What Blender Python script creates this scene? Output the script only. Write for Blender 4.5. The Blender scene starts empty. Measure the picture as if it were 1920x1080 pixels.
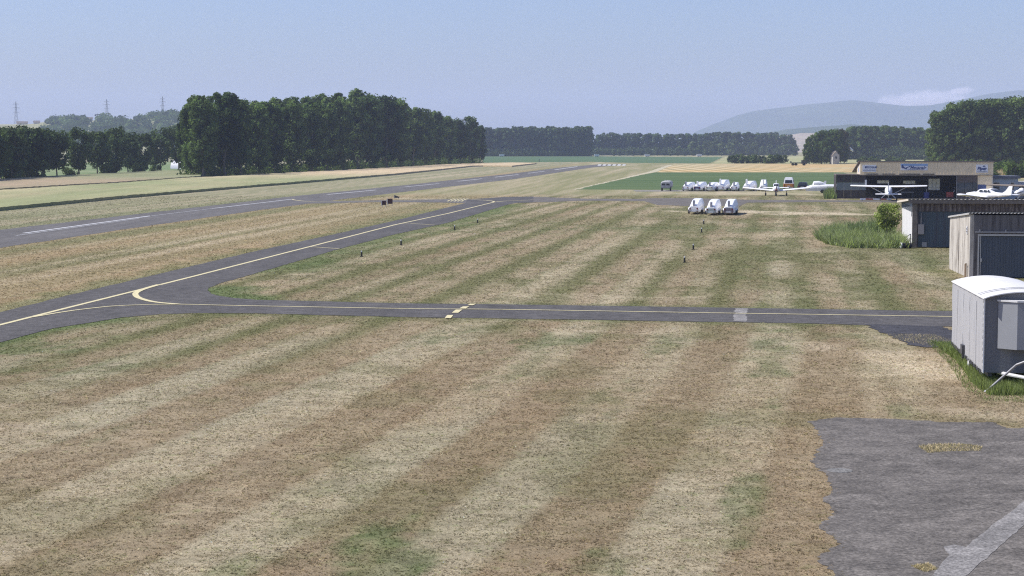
import bpy, bmesh, math, random
import numpy as np
from mathutils import Vector, Matrix
from mathutils.geometry import tessellate_polygon

S = bpy.context.scene
COL = S.collection
R = math.radians
rng = np.random.default_rng(7)
random.seed(7)

# ------------------------------------------------------------------ camera, light, exposure
F, CAMH, YH = 3400.0, 7.5, 276.0          # focal length in photo pixels, eye height, horizon row
PITCH = math.atan((540 - YH) / F)
cam_d = bpy.data.cameras.new('camera'); cam = bpy.data.objects.new('camera', cam_d); COL.objects.link(cam)
cam_d.sensor_width = 36; cam_d.lens = 36 * F / 1920; cam_d.clip_start = 0.5; cam_d.clip_end = 30000
cam.location = (0, 0, CAMH); cam.rotation_euler = (math.pi / 2 - PITCH, 0, 0)
S.camera = cam

SUN_AZ, SUN_EL = R(-86), R(51)             # azimuth from +Y towards +X
W = bpy.data.worlds.new("World"); S.world = W; W.use_nodes = True
wn = W.node_tree; wn.nodes.clear()
sky = wn.nodes.new('ShaderNodeTexSky'); sky.sky_type = 'NISHITA'; sky.sun_disc = False
sky.sun_elevation = SUN_EL; sky.sun_rotation = SUN_AZ % (2 * math.pi)
sky.altitude = 400; sky.air_density = 1.0; sky.dust_density = 2.2; sky.ozone_density = 4.0
bg = wn.nodes.new('ShaderNodeBackground'); bg.inputs[1].default_value = 0.111
wo = wn.nodes.new('ShaderNodeOutputWorld')
tint = wn.nodes.new('ShaderNodeMix'); tint.data_type = 'RGBA'; tint.blend_type = 'MULTIPLY'; tint.inputs[0].default_value = 1.0
tint.inputs[7].default_value = (0.85, 0.86, 1.05, 1)
wn.links.new(sky.outputs[0], tint.inputs[6]); wn.links.new(tint.outputs[2], bg.inputs[0]); wn.links.new(bg.outputs[0], wo.inputs[0])
sd = bpy.data.lights.new('sun', 'SUN'); sd.energy = 4.1; sd.angle = R(0.5); sd.color = (1.0, 0.955, 0.87)
sun = bpy.data.objects.new('sun', sd); COL.objects.link(sun)
sv = Vector((math.sin(SUN_AZ) * math.cos(SUN_EL), math.cos(SUN_AZ) * math.cos(SUN_EL), math.sin(SUN_EL)))
sun.rotation_euler = (-sv).to_track_quat('-Z', 'Y').to_euler(); sun.location = (-60, 20, 120)
S.view_settings.view_transform = 'Standard'; S.view_settings.look = 'None'
S.view_settings.exposure = 0.45; S.view_settings.gamma = 1.0
S.cycles.use_denoising = False; S.cycles.filter_width = 1.2
S.cycles.max_bounces = 7; S.cycles.diffuse_bounces = 3; S.cycles.transparent_max_bounces = 4
S.cycles.volume_bounces = 4; S.cycles.caustics_reflective = False; S.cycles.caustics_refractive = False

# ------------------------------------------------------------------ helpers
cp, sp_ = math.cos(PITCH), math.sin(PITCH)
def G(px, py, z=0.0):
    """point on the level z under a spot of the photograph (survey of the place from the mast)"""
    dx, dy = (px - 960) / F, (540 - py) / F
    d = (dx, cp + dy * sp_, -sp_ + dy * cp)
    t = (z - CAMH) / d[2]
    return Vector((d[0] * t, d[1] * t, z))
def at(px, y, z=0.0):
    """point at distance y in the direction of photo column px"""
    return Vector(((px - 960) / F * y * 1.003, y, z))
def hz(py, y):
    """height of photo row py at distance y"""
    dy = (540 - py) / F
    return CAMH + y * (-sp_ + dy * cp) / (cp + dy * sp_)

def tag(o, label=None, cat=None, group=None, kind=None):
    if label: o['label'] = label
    if cat: o['category'] = cat
    if group: o['group'] = group
    if kind: o['kind'] = kind
    return o
def thing(name, label, cat, loc=(0, 0, 0), rz=0.0, group=None):
    o = bpy.data.objects.new(name, None); COL.objects.link(o)
    o.empty_display_size = 0.3
    o.location = loc; o.rotation_euler = (0, 0, rz)
    return tag(o, label, cat, group)
def link_mesh(name, me, parent=None):
    o = bpy.data.objects.new(name, me); COL.objects.link(o)
    if parent: o.parent = parent
    return o
def np_mesh(name, verts, faces, mat=None, smooth=False, tone=None):
    """verts (n,3), faces (m,k) arrays"""
    verts = np.asarray(verts, np.float32); faces = np.asarray(faces, np.int32)
    me = bpy.data.meshes.new(name); k = faces.shape[1]
    me.vertices.add(len(verts)); me.vertices.foreach_set('co', verts.ravel())
    me.loops.add(faces.size); me.loops.foreach_set('vertex_index', faces.ravel())
    me.polygons.add(len(faces))
    me.polygons.foreach_set('loop_start', np.arange(0, faces.size, k, dtype=np.int32))
    me.polygons.foreach_set('loop_total', np.full(len(faces), k, np.int32))
    if smooth: me.polygons.foreach_set('use_smooth', np.ones(len(faces), bool))
    me.update(calc_edges=True)
    if tone is not None:
        a = me.attributes.new('tone', 'FLOAT', 'POINT'); a.data.foreach_set('value', np.asarray(tone, np.float32))
    if mat: me.materials.append(mat)
    return me

class MB:
    def __init__(s): s.v = []; s.f = []
    def add(s, vs, fs):
        b = len(s.v); s.v += [tuple(v) for v in vs]; s.f += [tuple(i + b for i in f) for f in fs]; return s
    def box(s, c, d, rz=0.0, rx=0.0, ry=0.0):
        M = Matrix.Rotation(rz, 3, 'Z') @ Matrix.Rotation(ry, 3, 'Y') @ Matrix.Rotation(rx, 3, 'X')
        vs = [Vector(c) + M @ Vector((x * d[0] / 2, y * d[1] / 2, z * d[2] / 2)) for z in (-1, 1) for y in (-1, 1) for x in (-1, 1)]
        return s.add(vs, [(0, 2, 3, 1), (4, 5, 7, 6), (0, 1, 5, 4), (2, 6, 7, 3), (0, 4, 6, 2), (1, 3, 7, 5)])
    def span(s, a, b):
        return s.box([(a[i] + b[i]) / 2 for i in range(3)], [abs(b[i] - a[i]) for i in range(3)])
    def tube(s, p0, p1, r0, r1=None, n=10):
        p0, p1 = Vector(p0), Vector(p1); r1 = r0 if r1 is None else r1
        ax = (p1 - p0).normalized(); a = ax.orthogonal().normalized(); b = ax.cross(a)
        vs = []
        for p, r in ((p0, r0), (p1, r1)):
            for i in range(n):
                t = 2 * math.pi * i / n
                vs.append(p + (a * math.cos(t) + b * math.sin(t)) * r)
        fs = [(i, (i + 1) % n, n + (i + 1) % n, n + i) for i in range(n)]
        fs += [tuple(range(n - 1, -1, -1)), tuple(range(n, 2 * n))]
        return s.add(vs, fs)
    def loft(s, rings, closed=True, caps=True):
        n = len(rings[0]); vs = [p for r in rings for p in r]; fs = []
        for k in range(len(rings) - 1):
            for i in range(n if closed else n - 1):
                j = (i + 1) % n
                fs.append((k * n + i, k * n + j, (k + 1) * n + j, (k + 1) * n + i))
        if caps: fs += [tuple(range(n - 1, -1, -1)), tuple(range((len(rings) - 1) * n, len(rings) * n))]
        return s.add(vs, fs)
    def poly(s, pts, off=(0, 0, 0)):
        """prism: polygon pts pushed by off"""
        n = len(pts); o = Vector(off); vs = [Vector(p) for p in pts] + [Vector(p) + o for p in pts]
        fs = [(i, (i + 1) % n, n + (i + 1) % n, n + i) for i in range(n)]
        tri = tessellate_polygon([[Vector(p) for p in pts]])
        fs += [tuple(t) for t in tri] + [tuple(i + n for i in t[::-1]) for t in tri]
        return s.add(vs, fs)
    def flat(s, pts):
        return s.add(pts, [tuple(t) for t in tessellate_polygon([[Vector((p[0], p[1], 0)) for p in pts]])])
    def sphere(s, c, r, n=12, m=8):
        rings = []
        for k in range(1, m):
            t = math.pi * k / m
            rings.append([(c[0] + r[0] * math.sin(t) * math.cos(2 * math.pi * i / n), c[1] + r[1] * math.sin(t) * math.sin(2 * math.pi * i / n), c[2] + r[2] * math.cos(t)) for i in range(n)])
        return s.loft(rings)
    def build(s, name, mat, parent=None, smooth=False, bevel=0.0):
        me = bpy.data.meshes.new(name); me.from_pydata(s.v, [], s.f)
        bm = bmesh.new(); bm.from_mesh(me)
        bmesh.ops.recalc_face_normals(bm, faces=bm.faces)
        if bevel:
            es = [e for e in bm.edges if len(e.link_faces) == 2 and e.calc_face_angle(0) > 0.6]
            bmesh.ops.bevel(bm, geom=es, offset=bevel, segments=2, affect='EDGES', clamp_overlap=True)
        bm.to_mesh(me); bm.free()
        if smooth:
            me.polygons.foreach_set('use_smooth', np.ones(len(me.polygons), bool))
            try: me.set_sharp_from_angle(angle=R(38))
            except Exception: pass
        me.materials.append(mat); me.update()
        return link_mesh(name, me, parent)

def ring(y, zc, hw, hh, n=16, p=2.0):
    out = []
    for i in range(n):
        t = 2 * math.pi * i / n; c, s_ = math.cos(t), math.sin(t)
        out.append((hw * math.copysign(abs(c) ** (2 / p), c), y, zc + hh * math.copysign(abs(s_) ** (2 / p), s_)))
    return out

# value noise in numpy -------------------------------------------------
def _h(ix, iy, seed):
    with np.errstate(over='ignore'):
        h = (ix.astype(np.int64) * 374761393 + iy.astype(np.int64) * 668265263 + seed * 1442695041) & 0xffffffff
        h = ((h ^ (h >> 13)) * 1274126177) & 0xffffffff
        return ((h ^ (h >> 16)) & 0xffff) / 65535.0
def vnoise(x, y, seed=0):
    x = np.asarray(x, float); y = np.asarray(y, float)
    ix, iy = np.floor(x), np.floor(y); fx, fy = x - ix, y - iy
    fx = fx * fx * (3 - 2 * fx); fy = fy * fy * (3 - 2 * fy)
    a, b, c, d = _h(ix, iy, seed), _h(ix + 1, iy, seed), _h(ix, iy + 1, seed), _h(ix + 1, iy + 1, seed)
    return (a * (1 - fx) + b * fx) * (1 - fy) + (c * (1 - fx) + d * fx) * fy
def fbm(x, y, seed=0, o=4):
    s, a, t = 0, 1.0, 0
    for k in range(o):
        s = s + a * vnoise(x * 2 ** k, y * 2 ** k, seed + k * 17); t += a; a *= 0.55
    return s / t
def smooth(a, b, x):
    t = np.clip((x - a) / (b - a), 0, 1); return t * t * (3 - 2 * t)

# materials ------------------------------------------------------------
class NT:
    def __init__(s, name):
        s.m = bpy.data.materials.new(name); s.m.use_nodes = True; s.t = s.m.node_tree; s.t.nodes.clear()
        s.out = s.t.nodes.new('ShaderNodeOutputMaterial')
    def n(s, typ, **kw):
        nd = s.t.nodes.new('ShaderNode' + typ)
        for k, v in kw.items(): setattr(nd, k, v)
        return nd
    def l(s, a, b): s.t.links.new(a, b)
    def noise(s, vec, scale, detail=3, rough=0.55, dist=0.0):
        nd = s.n('TexNoise'); nd.inputs['Scale'].default_value = scale; nd.inputs['Detail'].default_value = detail
        nd.inputs['Roughness'].default_value = rough; nd.inputs['Distortion'].default_value = dist
        if vec is not None: s.l(vec, nd.inputs['Vector'])
        return nd.outputs['Fac']
    def ramp(s, fac, stops):
        nd = s.n('ValToRGB'); e = nd.color_ramp.elements
        while len(e) < len(stops): e.new(0.5)
        for i, (p, c) in enumerate(stops):
            e[i].position = p; e[i].color = (c, c, c, 1) if not hasattr(c, '__len__') else (*c, 1)
        s.l(fac, nd.inputs[0]); return nd.outputs[0]
    def mix(s, fac, a, b, typ='MIX'):
        nd = s.n('Mix', data_type='RGBA', blend_type=typ)
        for sock, v in ((nd.inputs[0], fac), (nd.inputs[6], a), (nd.inputs[7], b)):
            if isinstance(v, (int, float)): sock.default_value = v
            elif hasattr(v, '__len__'): sock.default_value = (*v[:3], 1)
            else: s.l(v, sock)
        return nd.outputs[2]
    def pos(s): return s.n('NewGeometry').outputs['Position']
    def obj(s): return s.n('TexCoord').outputs['Object']
    def scaled(s, vec, sc):
        nd = s.n('Mapping'); nd.inputs['Scale'].default_value = sc; s.l(vec, nd.inputs[0]); return nd.outputs[0]
    def bump(s, h, dist, strength=1.0):
        nd = s.n('Bump'); nd.inputs['Distance'].default_value = dist; nd.inputs['Strength'].default_value = strength
        s.l(h, nd.inputs['Height']); return nd.outputs[0]
    def bsdf(s, col, rough=0.7, metal=0.0, normal=None, spec=None):
        b = s.n('BsdfPrincipled')
        if hasattr(col, '__len__'): b.inputs['Base Color'].default_value = (*col[:3], 1)
        else: s.l(col, b.inputs['Base Color'])
        b.inputs['Roughness'].default_value = rough; b.inputs['Metallic'].default_value = metal
        if spec is not None: b.inputs['Specular IOR Level'].default_value = spec
        if normal is not None: s.l(normal, b.inputs['Normal'])
        s.l(b.outputs[0], s.out.inputs[0]); return b

def M(name, col, rough=0.6, metal=0.0, var=0.12, scale=3.0, spec=None, bump=0.0):
    n = NT(name); v = n.obj()
    f = n.noise(v, scale, 4, 0.6)
    c = n.mix(n.ramp(f, [(0.3, 0), (0.7, 1)]), [x * (1 - var) for x in col], [min(1, x * (1 + var)) for x in col])
    n.bsdf(c, rough, metal, n.bump(f, bump) if bump else None, spec)
    return n.m
def M_streak(name, col, stain, amount=0.6, sx=6.0, rough=0.85, rib=0.0):
    """wall with vertical run-off stains and optional vertical ribs"""
    n = NT(name); v = n.obj()
    f1 = n.noise(n.scaled(v, (sx, sx, 0.35)), 1.0, 4, 0.6)
    f2 = n.noise(n.scaled(v, (2.0, 2.0, 1.2)), 1.0, 3, 0.6)
    g = n.mix(1.0, n.ramp(f1, [(0.44, 0), (0.64, 1)]), n.ramp(f2, [(0.3, 0.15), (0.65, 1)]), 'MULTIPLY')
    m1 = n.n('Math', operation='MULTIPLY'); n.l(g, m1.inputs[0]); m1.inputs[1].default_value = amount
    c = n.mix(m1.outputs[0], col, stain)
    nz = n.noise(v, 25, 3)
    c = n.mix(1.0, c, n.ramp(nz, [(0.2, 0.85), (0.8, 1.1)]), 'MULTIPLY')
    n.bsdf(c, rough, 0, n.bump(nz, 0.01))
    return n.m

def M_leaf(name, c1, c2, trans=0.3, scale=0.35, tone=True):
    n = NT(name)
    oi = n.n('ObjectInfo'); v = n.obj()
    f = n.noise(v, scale, 3, 0.6)
    add = n.n('Math', operation='ADD'); n.l(f, add.inputs[0]); n.l(oi.outputs['Random'], add.inputs[1])
    c = n.mix(n.ramp(add.outputs[0], [(0.35, 0), (1.35 / 2 + 0.3, 1)]), c1, c2)
    tn = n.n('Attribute', attribute_name='tone'); c = n.mix(1.0, c, n.ramp(tn.outputs['Fac'], [(0.0, 0.45), (0.55, 0.9), (1.0, 1.9)]) if tone else (1, 1, 1), 'MULTIPLY')
    d = n.n('BsdfDiffuse'); t = n.n('BsdfTranslucent'); n.l(c, d.inputs[0])
    n.l(n.mix(1.0, c, (1.1, 1.25, 0.55), 'MULTIPLY'), t.inputs[0])
    mx = n.n('MixShader'); mx.inputs[0].default_value = trans
    n.l(d.outputs[0], mx.inputs[1]); n.l(t.outputs[0], mx.inputs[2]); n.l(mx.outputs[0], n.out.inputs[0])
    return n.m

def M_ground():
    n = NT('mown_grass'); p = n.pos()
    at_ = n.n('Attribute', attribute_name='gcol')
    big = n.noise(p, 0.9, 4, 0.65)
    mid = n.noise(p, 4.5, 4, 0.7)
    fine = n.noise(p, 22, 3, 0.75)
    c = n.mix(1.0, at_.outputs['Color'], n.ramp(big, [(0.25, 0.74), (0.75, 1.25)]), 'MULTIPLY')
    c = n.mix(1.0, c, n.ramp(mid, [(0.28, 0.72), (0.5, 1.08), (0.75, 1.40)]), 'MULTIPLY')
    c = n.mix(1.0, c, n.ramp(fine, [(0.30, 0.60), (0.47, 0.97), (0.72, 1.40)]), 'MULTIPLY')
    gr = n.noise(p, 2.2, 4, 0.7)
    c = n.mix(n.ramp(gr, [(0.56, 0), (0.72, 0.55)]), c, n.mix(1.0, c, (0.62, 0.86, 0.50), 'MULTIPLY'))
    n.bsdf(c, 0.95, 0, n.bump(fine, 0.05, 0.8), 0.1)
    return n.m
def M_field(name, c1, c2, sc=(0.3, 0.3, 0.3), fine=6.0, con=0.3):
    n = NT(name); p = n.pos()
    a = n.noise(n.scaled(p, sc), 1.0, 4, 0.6)
    f = n.noise(p, fine, 3, 0.7)
    c = n.mix(n.ramp(a, [(0.32, 0), (0.68, 1)]), c1, c2)
    c = n.mix(1.0, c, n.ramp(f, [(0.25, 1 - con), (0.75, 1 + con)]), 'MULTIPLY')
    n.bsdf(c, 0.95, 0, n.bump(f, 0.06), 0.1); return n.m
def M_asphalt(name, col, var=0.2, grain=30.0, streak=(0.15, 0.15, 1), cracks=False):
    n = NT(name); p = n.pos()
    a = n.noise(n.scaled(p, streak), 1.0, 5, 0.7)
    b = n.noise(p, 1.7, 5, 0.75); g = n.noise(p, grain, 3, 0.8)
    c = n.mix(1.0, n.mix(n.ramp(a, [(0.3, 0), (0.7, 1)]), [x * (1 - var) for x in col], [x * (1 + var) for x in col]), n.ramp(b, [(0.30, 0.62), (0.5, 0.98), (0.70, 1.34)]), 'MULTIPLY')
    c = n.mix(1.0, c, n.ramp(g, [(0.30, 0.42), (0.5, 0.98), (0.72, 1.75)]), 'MULTIPLY')
    if cracks:
        v = n.n('TexVoronoi', feature='DISTANCE_TO_EDGE'); v.inputs['Scale'].default_value = 0.42
        w = n.n('TexNoise'); w.inputs['Scale'].default_value = 1.6; w.inputs['Detail'].default_value = 4; n.l(p, w.inputs['Vector'])
        mx = n.mix(0.12, p, w.outputs['Color'], 'ADD'); n.l(mx, v.inputs['Vector'])
        msk = n.mix(1.0, n.ramp(v.outputs['Distance'], [(0.0, 1.0), (0.016, 0)]), n.ramp(n.noise(p, 0.35, 3), [(0.5, 0), (0.62, 0.55)]), 'MULTIPLY')
        c = n.mix(msk, c, (0.045, 0.042, 0.04))
        st = n.ramp(n.noise(p, 0.9, 5, 0.75), [(0.58, 0), (0.70, 0.35)]); c = n.mix(st, c, (0.075, 0.070, 0.066))
        lt = n.ramp(n.noise(n.scaled(p, (1, 1, 1)), 2.6, 5, 0.8), [(0.66, 0), (0.74, 0.6)]); c = n.mix(lt, c, (0.24, 0.22, 0.19))
    n.bsdf(c, 0.9, 0, n.bump(g, 0.008), 0.2); return n.m
def M_paint(name, col, wear=0.35):
    n = NT(name); p = n.pos()
    f = n.noise(p, 5, 4, 0.75)
    c = n.mix(n.ramp(f, [(0.5, 0), (0.75, wear)]), col, (0.10, 0.10, 0.105))
    n.bsdf(c, 0.7); return n.m

MG = M_ground()
M_rwy = M_asphalt('runway_asphalt', (0.120, 0.113, 0.108), 0.2, 22.0, (0.5, 0.06, 1))
M_taxi = M_asphalt('taxiway_asphalt', (0.088, 0.083, 0.080), 0.2, 18.0, (0.4, 0.10, 1))
M_old = M_asphalt('old_asphalt', (0.130, 0.118, 0.105), 0.32, 11.0, (0.5, 0.5, 1), True)
M_darkpatch = M_asphalt('fresh_asphalt', (0.052, 0.051, 0.057), 0.2, 14.0)
M_conc = M_asphalt('concrete_slab', (0.21, 0.20, 0.19), 0.14, 16.0, (0.5, 0.5, 1))
M_lid = M_asphalt('worn_cover', (0.18, 0.175, 0.165), 0.14, 16.0)
M_yel = M_paint('yellow_paint', (0.62, 0.55, 0.31), 0.55)
M_wline = M_paint('white_paint', (0.45, 0.45, 0.45), 0.6)
M_wlineB = M_paint('bright_white_paint', (0.52, 0.52, 0.52), 0.45)
WHITE = M('white_gelcoat', (0.80, 0.80, 0.81), 0.35, 0, 0.03, 2.0)
OFFW = M('off_white_paint', (0.62, 0.62, 0.62), 0.5, 0, 0.08, 3.0)
GREY = M('grey_metal', (0.30, 0.30, 0.31), 0.5, 0.3, 0.1)
DGREY = M('dark_grey_paint', (0.06, 0.06, 0.068), 0.55, 0, 0.15)
BLACK = M('black_rubber', (0.018, 0.018, 0.02), 0.8, 0, 0.2)
GLASS = M('dark_glass', (0.02, 0.026, 0.032), 0.08, 0, 0.1)
REDL = M('red_lens', (0.16, 0.015, 0.012), 0.3, 0, 0.1)
RED = M('red_paint', (0.35, 0.05, 0.035), 0.45, 0, 0.1)
BLUE = M('blue_paint', (0.035, 0.05, 0.20), 0.4, 0, 0.1)
ORANGE = M('orange_paint', (0.50, 0.22, 0.045), 0.45, 0, 0.08)
WOOD = M('weathered_wood', (0.20, 0.14, 0.09), 0.85, 0, 0.25, 6.0)
BARK = M('grey_bark', (0.17, 0.145, 0.115), 0.95, 0, 0.3, 1.5)
CHROME = M('galvanised_steel', (0.5, 0.5, 0.52), 0.35, 0.7, 0.08)

# ------------------------------------------------------------------ ground sheet with mowing pattern
def ground_colour(X, Y):
    w = X * 0.9945 - Y * 0.1045                         # distance across the runway direction
    u = X - (0.15 * Y - 0.00064 * np.maximum(90 - Y, 0) ** 2)
    wob = fbm(X * 0.05, Y * 0.02, 3) - 0.5; jag = fbm(X * 0.9, Y * 0.25, 13) - 0.5
    ph = (u + 0.25 * wob + 0.22 * jag) / 4.5 + 0.45 * vnoise(u * 0.11 + 40, Y * 0.003, 5)
    fr = ph - np.floor(ph); band = np.tanh(9 * np.sin(2 * np.pi * ph)); kmid = smooth(66, 88, Y)
    line = np.exp(-((fr - 0.5) / 0.16) ** 2) + 0.45 * np.exp(-((fr - 0.02) / 0.07) ** 2)
    rs = vnoise(np.floor(ph * 2) * 3.7, 0 * Y, 19) - 0.5                  # each swath has its own tone
    amp = np.clip(0.55 + 0.6 * fbm(X * 0.035, Y * 0.012, 21), 0, 1.1)
    amp = amp * (1 - 0.55 * smooth(-4, 2, X) * smooth(70, 55, Y))
    fine = 0.6 * (fbm(u * 1.5, Y * 0.07, 67) - 0.5) + 0.4 * (fbm(X * 0.5, Y * 1.6, 68) - 0.5); grain = fbm(X * 1.1, Y * 0.7, 71) - 0.5
    mr = smooth(6, 16, X) * smooth(84, 95, Y)
    val = 0.46 + (1 - kmid) * (0.25 * band * amp + 0.26 * rs) + kmid * (0.8 * rs + 0.10 * band + 0.06) * (1 - 0.4 * mr) + 0.8 * fine + 0.2 * grain
    eb = np.minimum(np.minimum(fr, 1 - fr), np.abs(fr - 0.5)) * 4.5
    val = val - (1 - kmid) * 0.34 * np.exp(-(eb / 0.17) ** 2) * smooth(.38, .60, fbm(u * .3, Y * .06, 83)) * (1 - 0.6 * smooth(-2, 4, X))
    val = val - 0.16 * smooth(-5, 0, X) * smooth(62, 50, Y)
    val = val + mr * (0.6 * (vnoise(X * 0.03, Y * 0.16, 61) - 0.5) + 0.5 * (vnoise(u / 2.3, Y * 0.09, 63) - 0.5))
    light = np.array([0.350, 0.300, 0.200]); brown = np.array([0.228, 0.174, 0.106])
    green = np.array([0.096, 0.124, 0.048]); olive = np.array([0.132, 0.132, 0.058])
    def mixc(a, b, t): return a + (b - a) * np.clip(t, 0, 1)[..., None]
    C = mixc(brown, light, val)
    C = mixc(C, C * np.array([1.02, .965, .93]), 1.4 * (fbm(X * .12, Y * .06, 73) - .42))          # rusty areas
    C = mixc(C, np.array([0.318, 0.292, 0.20]), 0.45 * smooth(.52, .68, fbm(X * .10, Y * .05, 75)) * (0.5 + 0.5 * band))  # grey straw
    patch = fbm(X * 0.11, Y * 0.05, 31)
    g_f = kmid * line * (0.55 + 1.1 * fbm(X * .06, Y * .03, 77)) * (1 - 0.5 * mr) * (1.25 + 1.4 * grain)
    g_f = g_f + (0.12 + 0.2 * kmid) * smooth(0.50, 0.66, patch) + 0.55 * smooth(.56, .70, fbm(X * .5, Y * .28, 69)) * (0.6 + kmid * .4)
    g_f = g_f + mr * 0.55 * smooth(0.5, 0.66, vnoise(u / 2.3, Y * 0.07, 65)) + (1 - kmid) * smooth(0, -10, X) * smooth(56, 66, Y) * line * .8
    C = mixc(C, olive, np.clip(g_f, 0, 1) * 0.9)
    # strip between taxiway and runway, and the verge beyond
    sA = fbm(w * 0.55, Y * 0.006, 41); sB = fbm(w * 0.22, Y * 0.008, 43); sC = vnoise(w * 1.6, Y * 0.02, 47)
    strip = mixc(np.array([0.185, 0.172, 0.088]), np.array([0.32, 0.235, 0.14]), (sB - 0.28) * 1.9)
    strip = mixc(strip, np.array([0.38, 0.315, 0.21]), (sA - 0.52) * 2.6 + 0.45 * (sC - 0.5))
    k = smooth(-25, -29, w)
    C = C * (1 - k[..., None]) + strip * k[..., None]
    verge = mixc(np.array([0.205, 0.20, 0.115]), np.array([0.335, 0.285, 0.195]), (sA - 0.35) * 2.2)
    verge = mixc(verge, np.array([0.15, 0.16, 0.085]), (sC - 0.45) * 1.4)
    k = smooth(-56, -60, w)
    C = C * (1 - k[..., None]) + verge * k[..., None]
    far = mixc(np.array([0.195, 0.19, 0.095]), np.array([0.33, 0.28, 0.185]), (sB - 0.3) * 1.5 + (sC - 0.5) * 0.9)
    k = smooth(275, 300, Y) * smooth(-56, -52, w)
    C = C * (1 - k[..., None]) + far * k[..., None]
    # green patches (photo column, row, half width m, half depth m, strength)
    for px, py, hx, hy, st in PATCHES:
        c = G(px, py); dx = (X - c.x - (Y - c.y) * 0.17) / (hx * 0.85); dy = (Y - c.y) / (hy * 1.15)
        n_ = fbm(u * 1.6, Y * 0.5, int(px)) - 0.5
        m = np.clip(1.6 * (1.0 - np.sqrt(dx * dx + dy * dy) + 3.6 * n_), 0, 1) * st * 0.72
        C = mixc(C, green, m * (0.55 + 0.9 * vnoise(X * 3, Y * 1.5, 8)))
    for px, py, hx, hy, st in PALE:
        c = G(px, py); dx = (X - c.x) / hx; dy = (Y - c.y) / hy
        n_ = fbm(X * 0.5, Y * 0.4, int(px) + 5) - 0.5
        m = np.clip(1.2 - np.sqrt(dx * dx + dy * dy) + 2.6 * n_, 0, 1) * st
        C = mixc(C, np.array([0.50, 0.42, 0.30]), m)
    # greener fringe along the taxiway edges
    for line, wd, st in FRINGE:
        pts = [G(*p) for p in line]; best = np.full(X.shape, 1e9)
        for a, b in zip(pts[:-1], pts[1:]):
            ax, ay, bx, by = a.x, a.y, b.x, b.y; L = (bx - ax) ** 2 + (by - ay) ** 2
            t = np.clip(((X - ax) * (bx - ax) + (Y - ay) * (by - ay)) / L, 0, 1)
            best = np.minimum(best, np.hypot(X - ax - t * (bx - ax), Y - ay - t * (by - ay)))
        n_ = fbm(X * 0.5, Y * 0.3, 91)
        m = np.clip(1.3 - best / wd + 2.2 * (n_ - 0.5), 0, 1) * st
        C = mixc(C, green * 1.1, m)
    return np.clip(C, 0, 1)
def build_ground():
    ys = np.concatenate([[-60, -40, -20, -8, 4, 12, 18, 22], 25 * 1.0062 ** np.arange(0, 402), 302 * 1.03 ** np.arange(1, 119)])
    ts = np.linspace(-1, 1, 521)
    Y, T = np.meshgrid(ys, ts, indexing='ij')
    X = T * (50 + 0.40 * np.maximum(Y, 0)) + 0 * Y
    C = ground_colour(X, Y)
    n, m = X.shape
    V = np.stack([X, Y, np.zeros_like(X)], -1).reshape(-1, 3)
    idx = np.arange(n * m).reshape(n, m)
    Fc = np.stack([idx[:-1, :-1], idx[:-1, 1:], idx[1:, 1:], idx[1:, :-1]], -1).reshape(-1, 4)
    me = np_mesh('ground', V, Fc, MG)
    a = me.attributes.new('gcol', 'FLOAT_COLOR', 'POINT')
    a.data.foreach_set('color', np.concatenate([C.reshape(-1, 3), np.ones((n * m, 1))], 1).astype(np.float32).ravel())
    tag(link_mesh('ground', me), kind='structure')

PATCHES = [(690, 1045, 1.6, 2.0, 0.9), (1030, 1065, 1.2, 1.2, 0.8), (1040, 640, 2.2, 3.0, 0.75), (820, 632, 1.0, 2.5, 0.7), (1440, 680, 0.9, 7.0, 0.7),
           (1235, 650, 0.9, 4.0, 0.55), (1400, 930, 0.5, 3.2, 0.7), (1690, 770, 0.7, 2.0, 0.5), (1560, 630, 2.2, 1.6, 0.5), (1130, 740, 1.0, 4.0, 0.45),
           (90, 690, 3.5, 2.0, 0.6), (40, 655, 3.0, 2.5, 0.8), (1420, 500, 1.3, 20, 0.35), (1640, 540, 2.5, 8, 0.35), (1740, 490, 2.5, 9, 0.4),
           (1450, 430, 14, 4.5, 0.5), (1230, 428, 12, 4, 0.5), (930, 430, 10, 4, 0.5), (470, 1065, 1.0, 1.2, 0.5), (1500, 560, 2.0, 10, 0.3),
           (1255, 380, 4, 2.5, 0.7), (980, 690, 0.9, 4.0, 0.4), (230, 800, 0.8, 3, 0.35), (600, 920, 0.5, 1.6, 0.3)]
PALE = [(1500, 400, 7.0, 4.0, 0.9), (1430, 397, 5, 3.5, 0.8), (1265, 396, 2.2, 3, 0.8), (1580, 402, 5, 3, 0.6), (1430, 364, 14, 7, 0.35), (1330, 362, 10, 6, 0.3),
        (1760, 700, 1.6, 4.0, 0.55), (1700, 690, 2.0, 4.0, 0.45), (1530, 650, 1.0, 2.0, 0.4), (1800, 505, 2.0, 3.0, 0.5), (100, 790, 2.5, 3, 0.3), (1080, 560, 4, 3, 0.3),
        (1545, 470, 2.5, 3, 0.3), (1100, 620, 3, 1.5, 0.3), (760, 372, 3, 8, 0.5), (1850, 775, 1.2, 1.5, 0.4)]
LOW_EDGE = [(480, 512), (640, 466), (740, 440), (840, 418), (900, 400), (951, 384)]
H_UP = [(400, 552), (437, 559), (480, 562.5), (780, 569.6), (940, 571), (1340, 577), (1800, 584)]
H_LOW = [(0, 642.5), (100, 616), (225, 596), (300, 589.5), (480, 588), (780, 595.4), (940, 597.5), (1340, 604), (1600, 609)]
UP_EDGE = [(-120, 614), (0, 586), (120, 556), (240, 527.5), (360, 499), (480, 471), (640, 436.5), (740, 414), (835, 390)]
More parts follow.
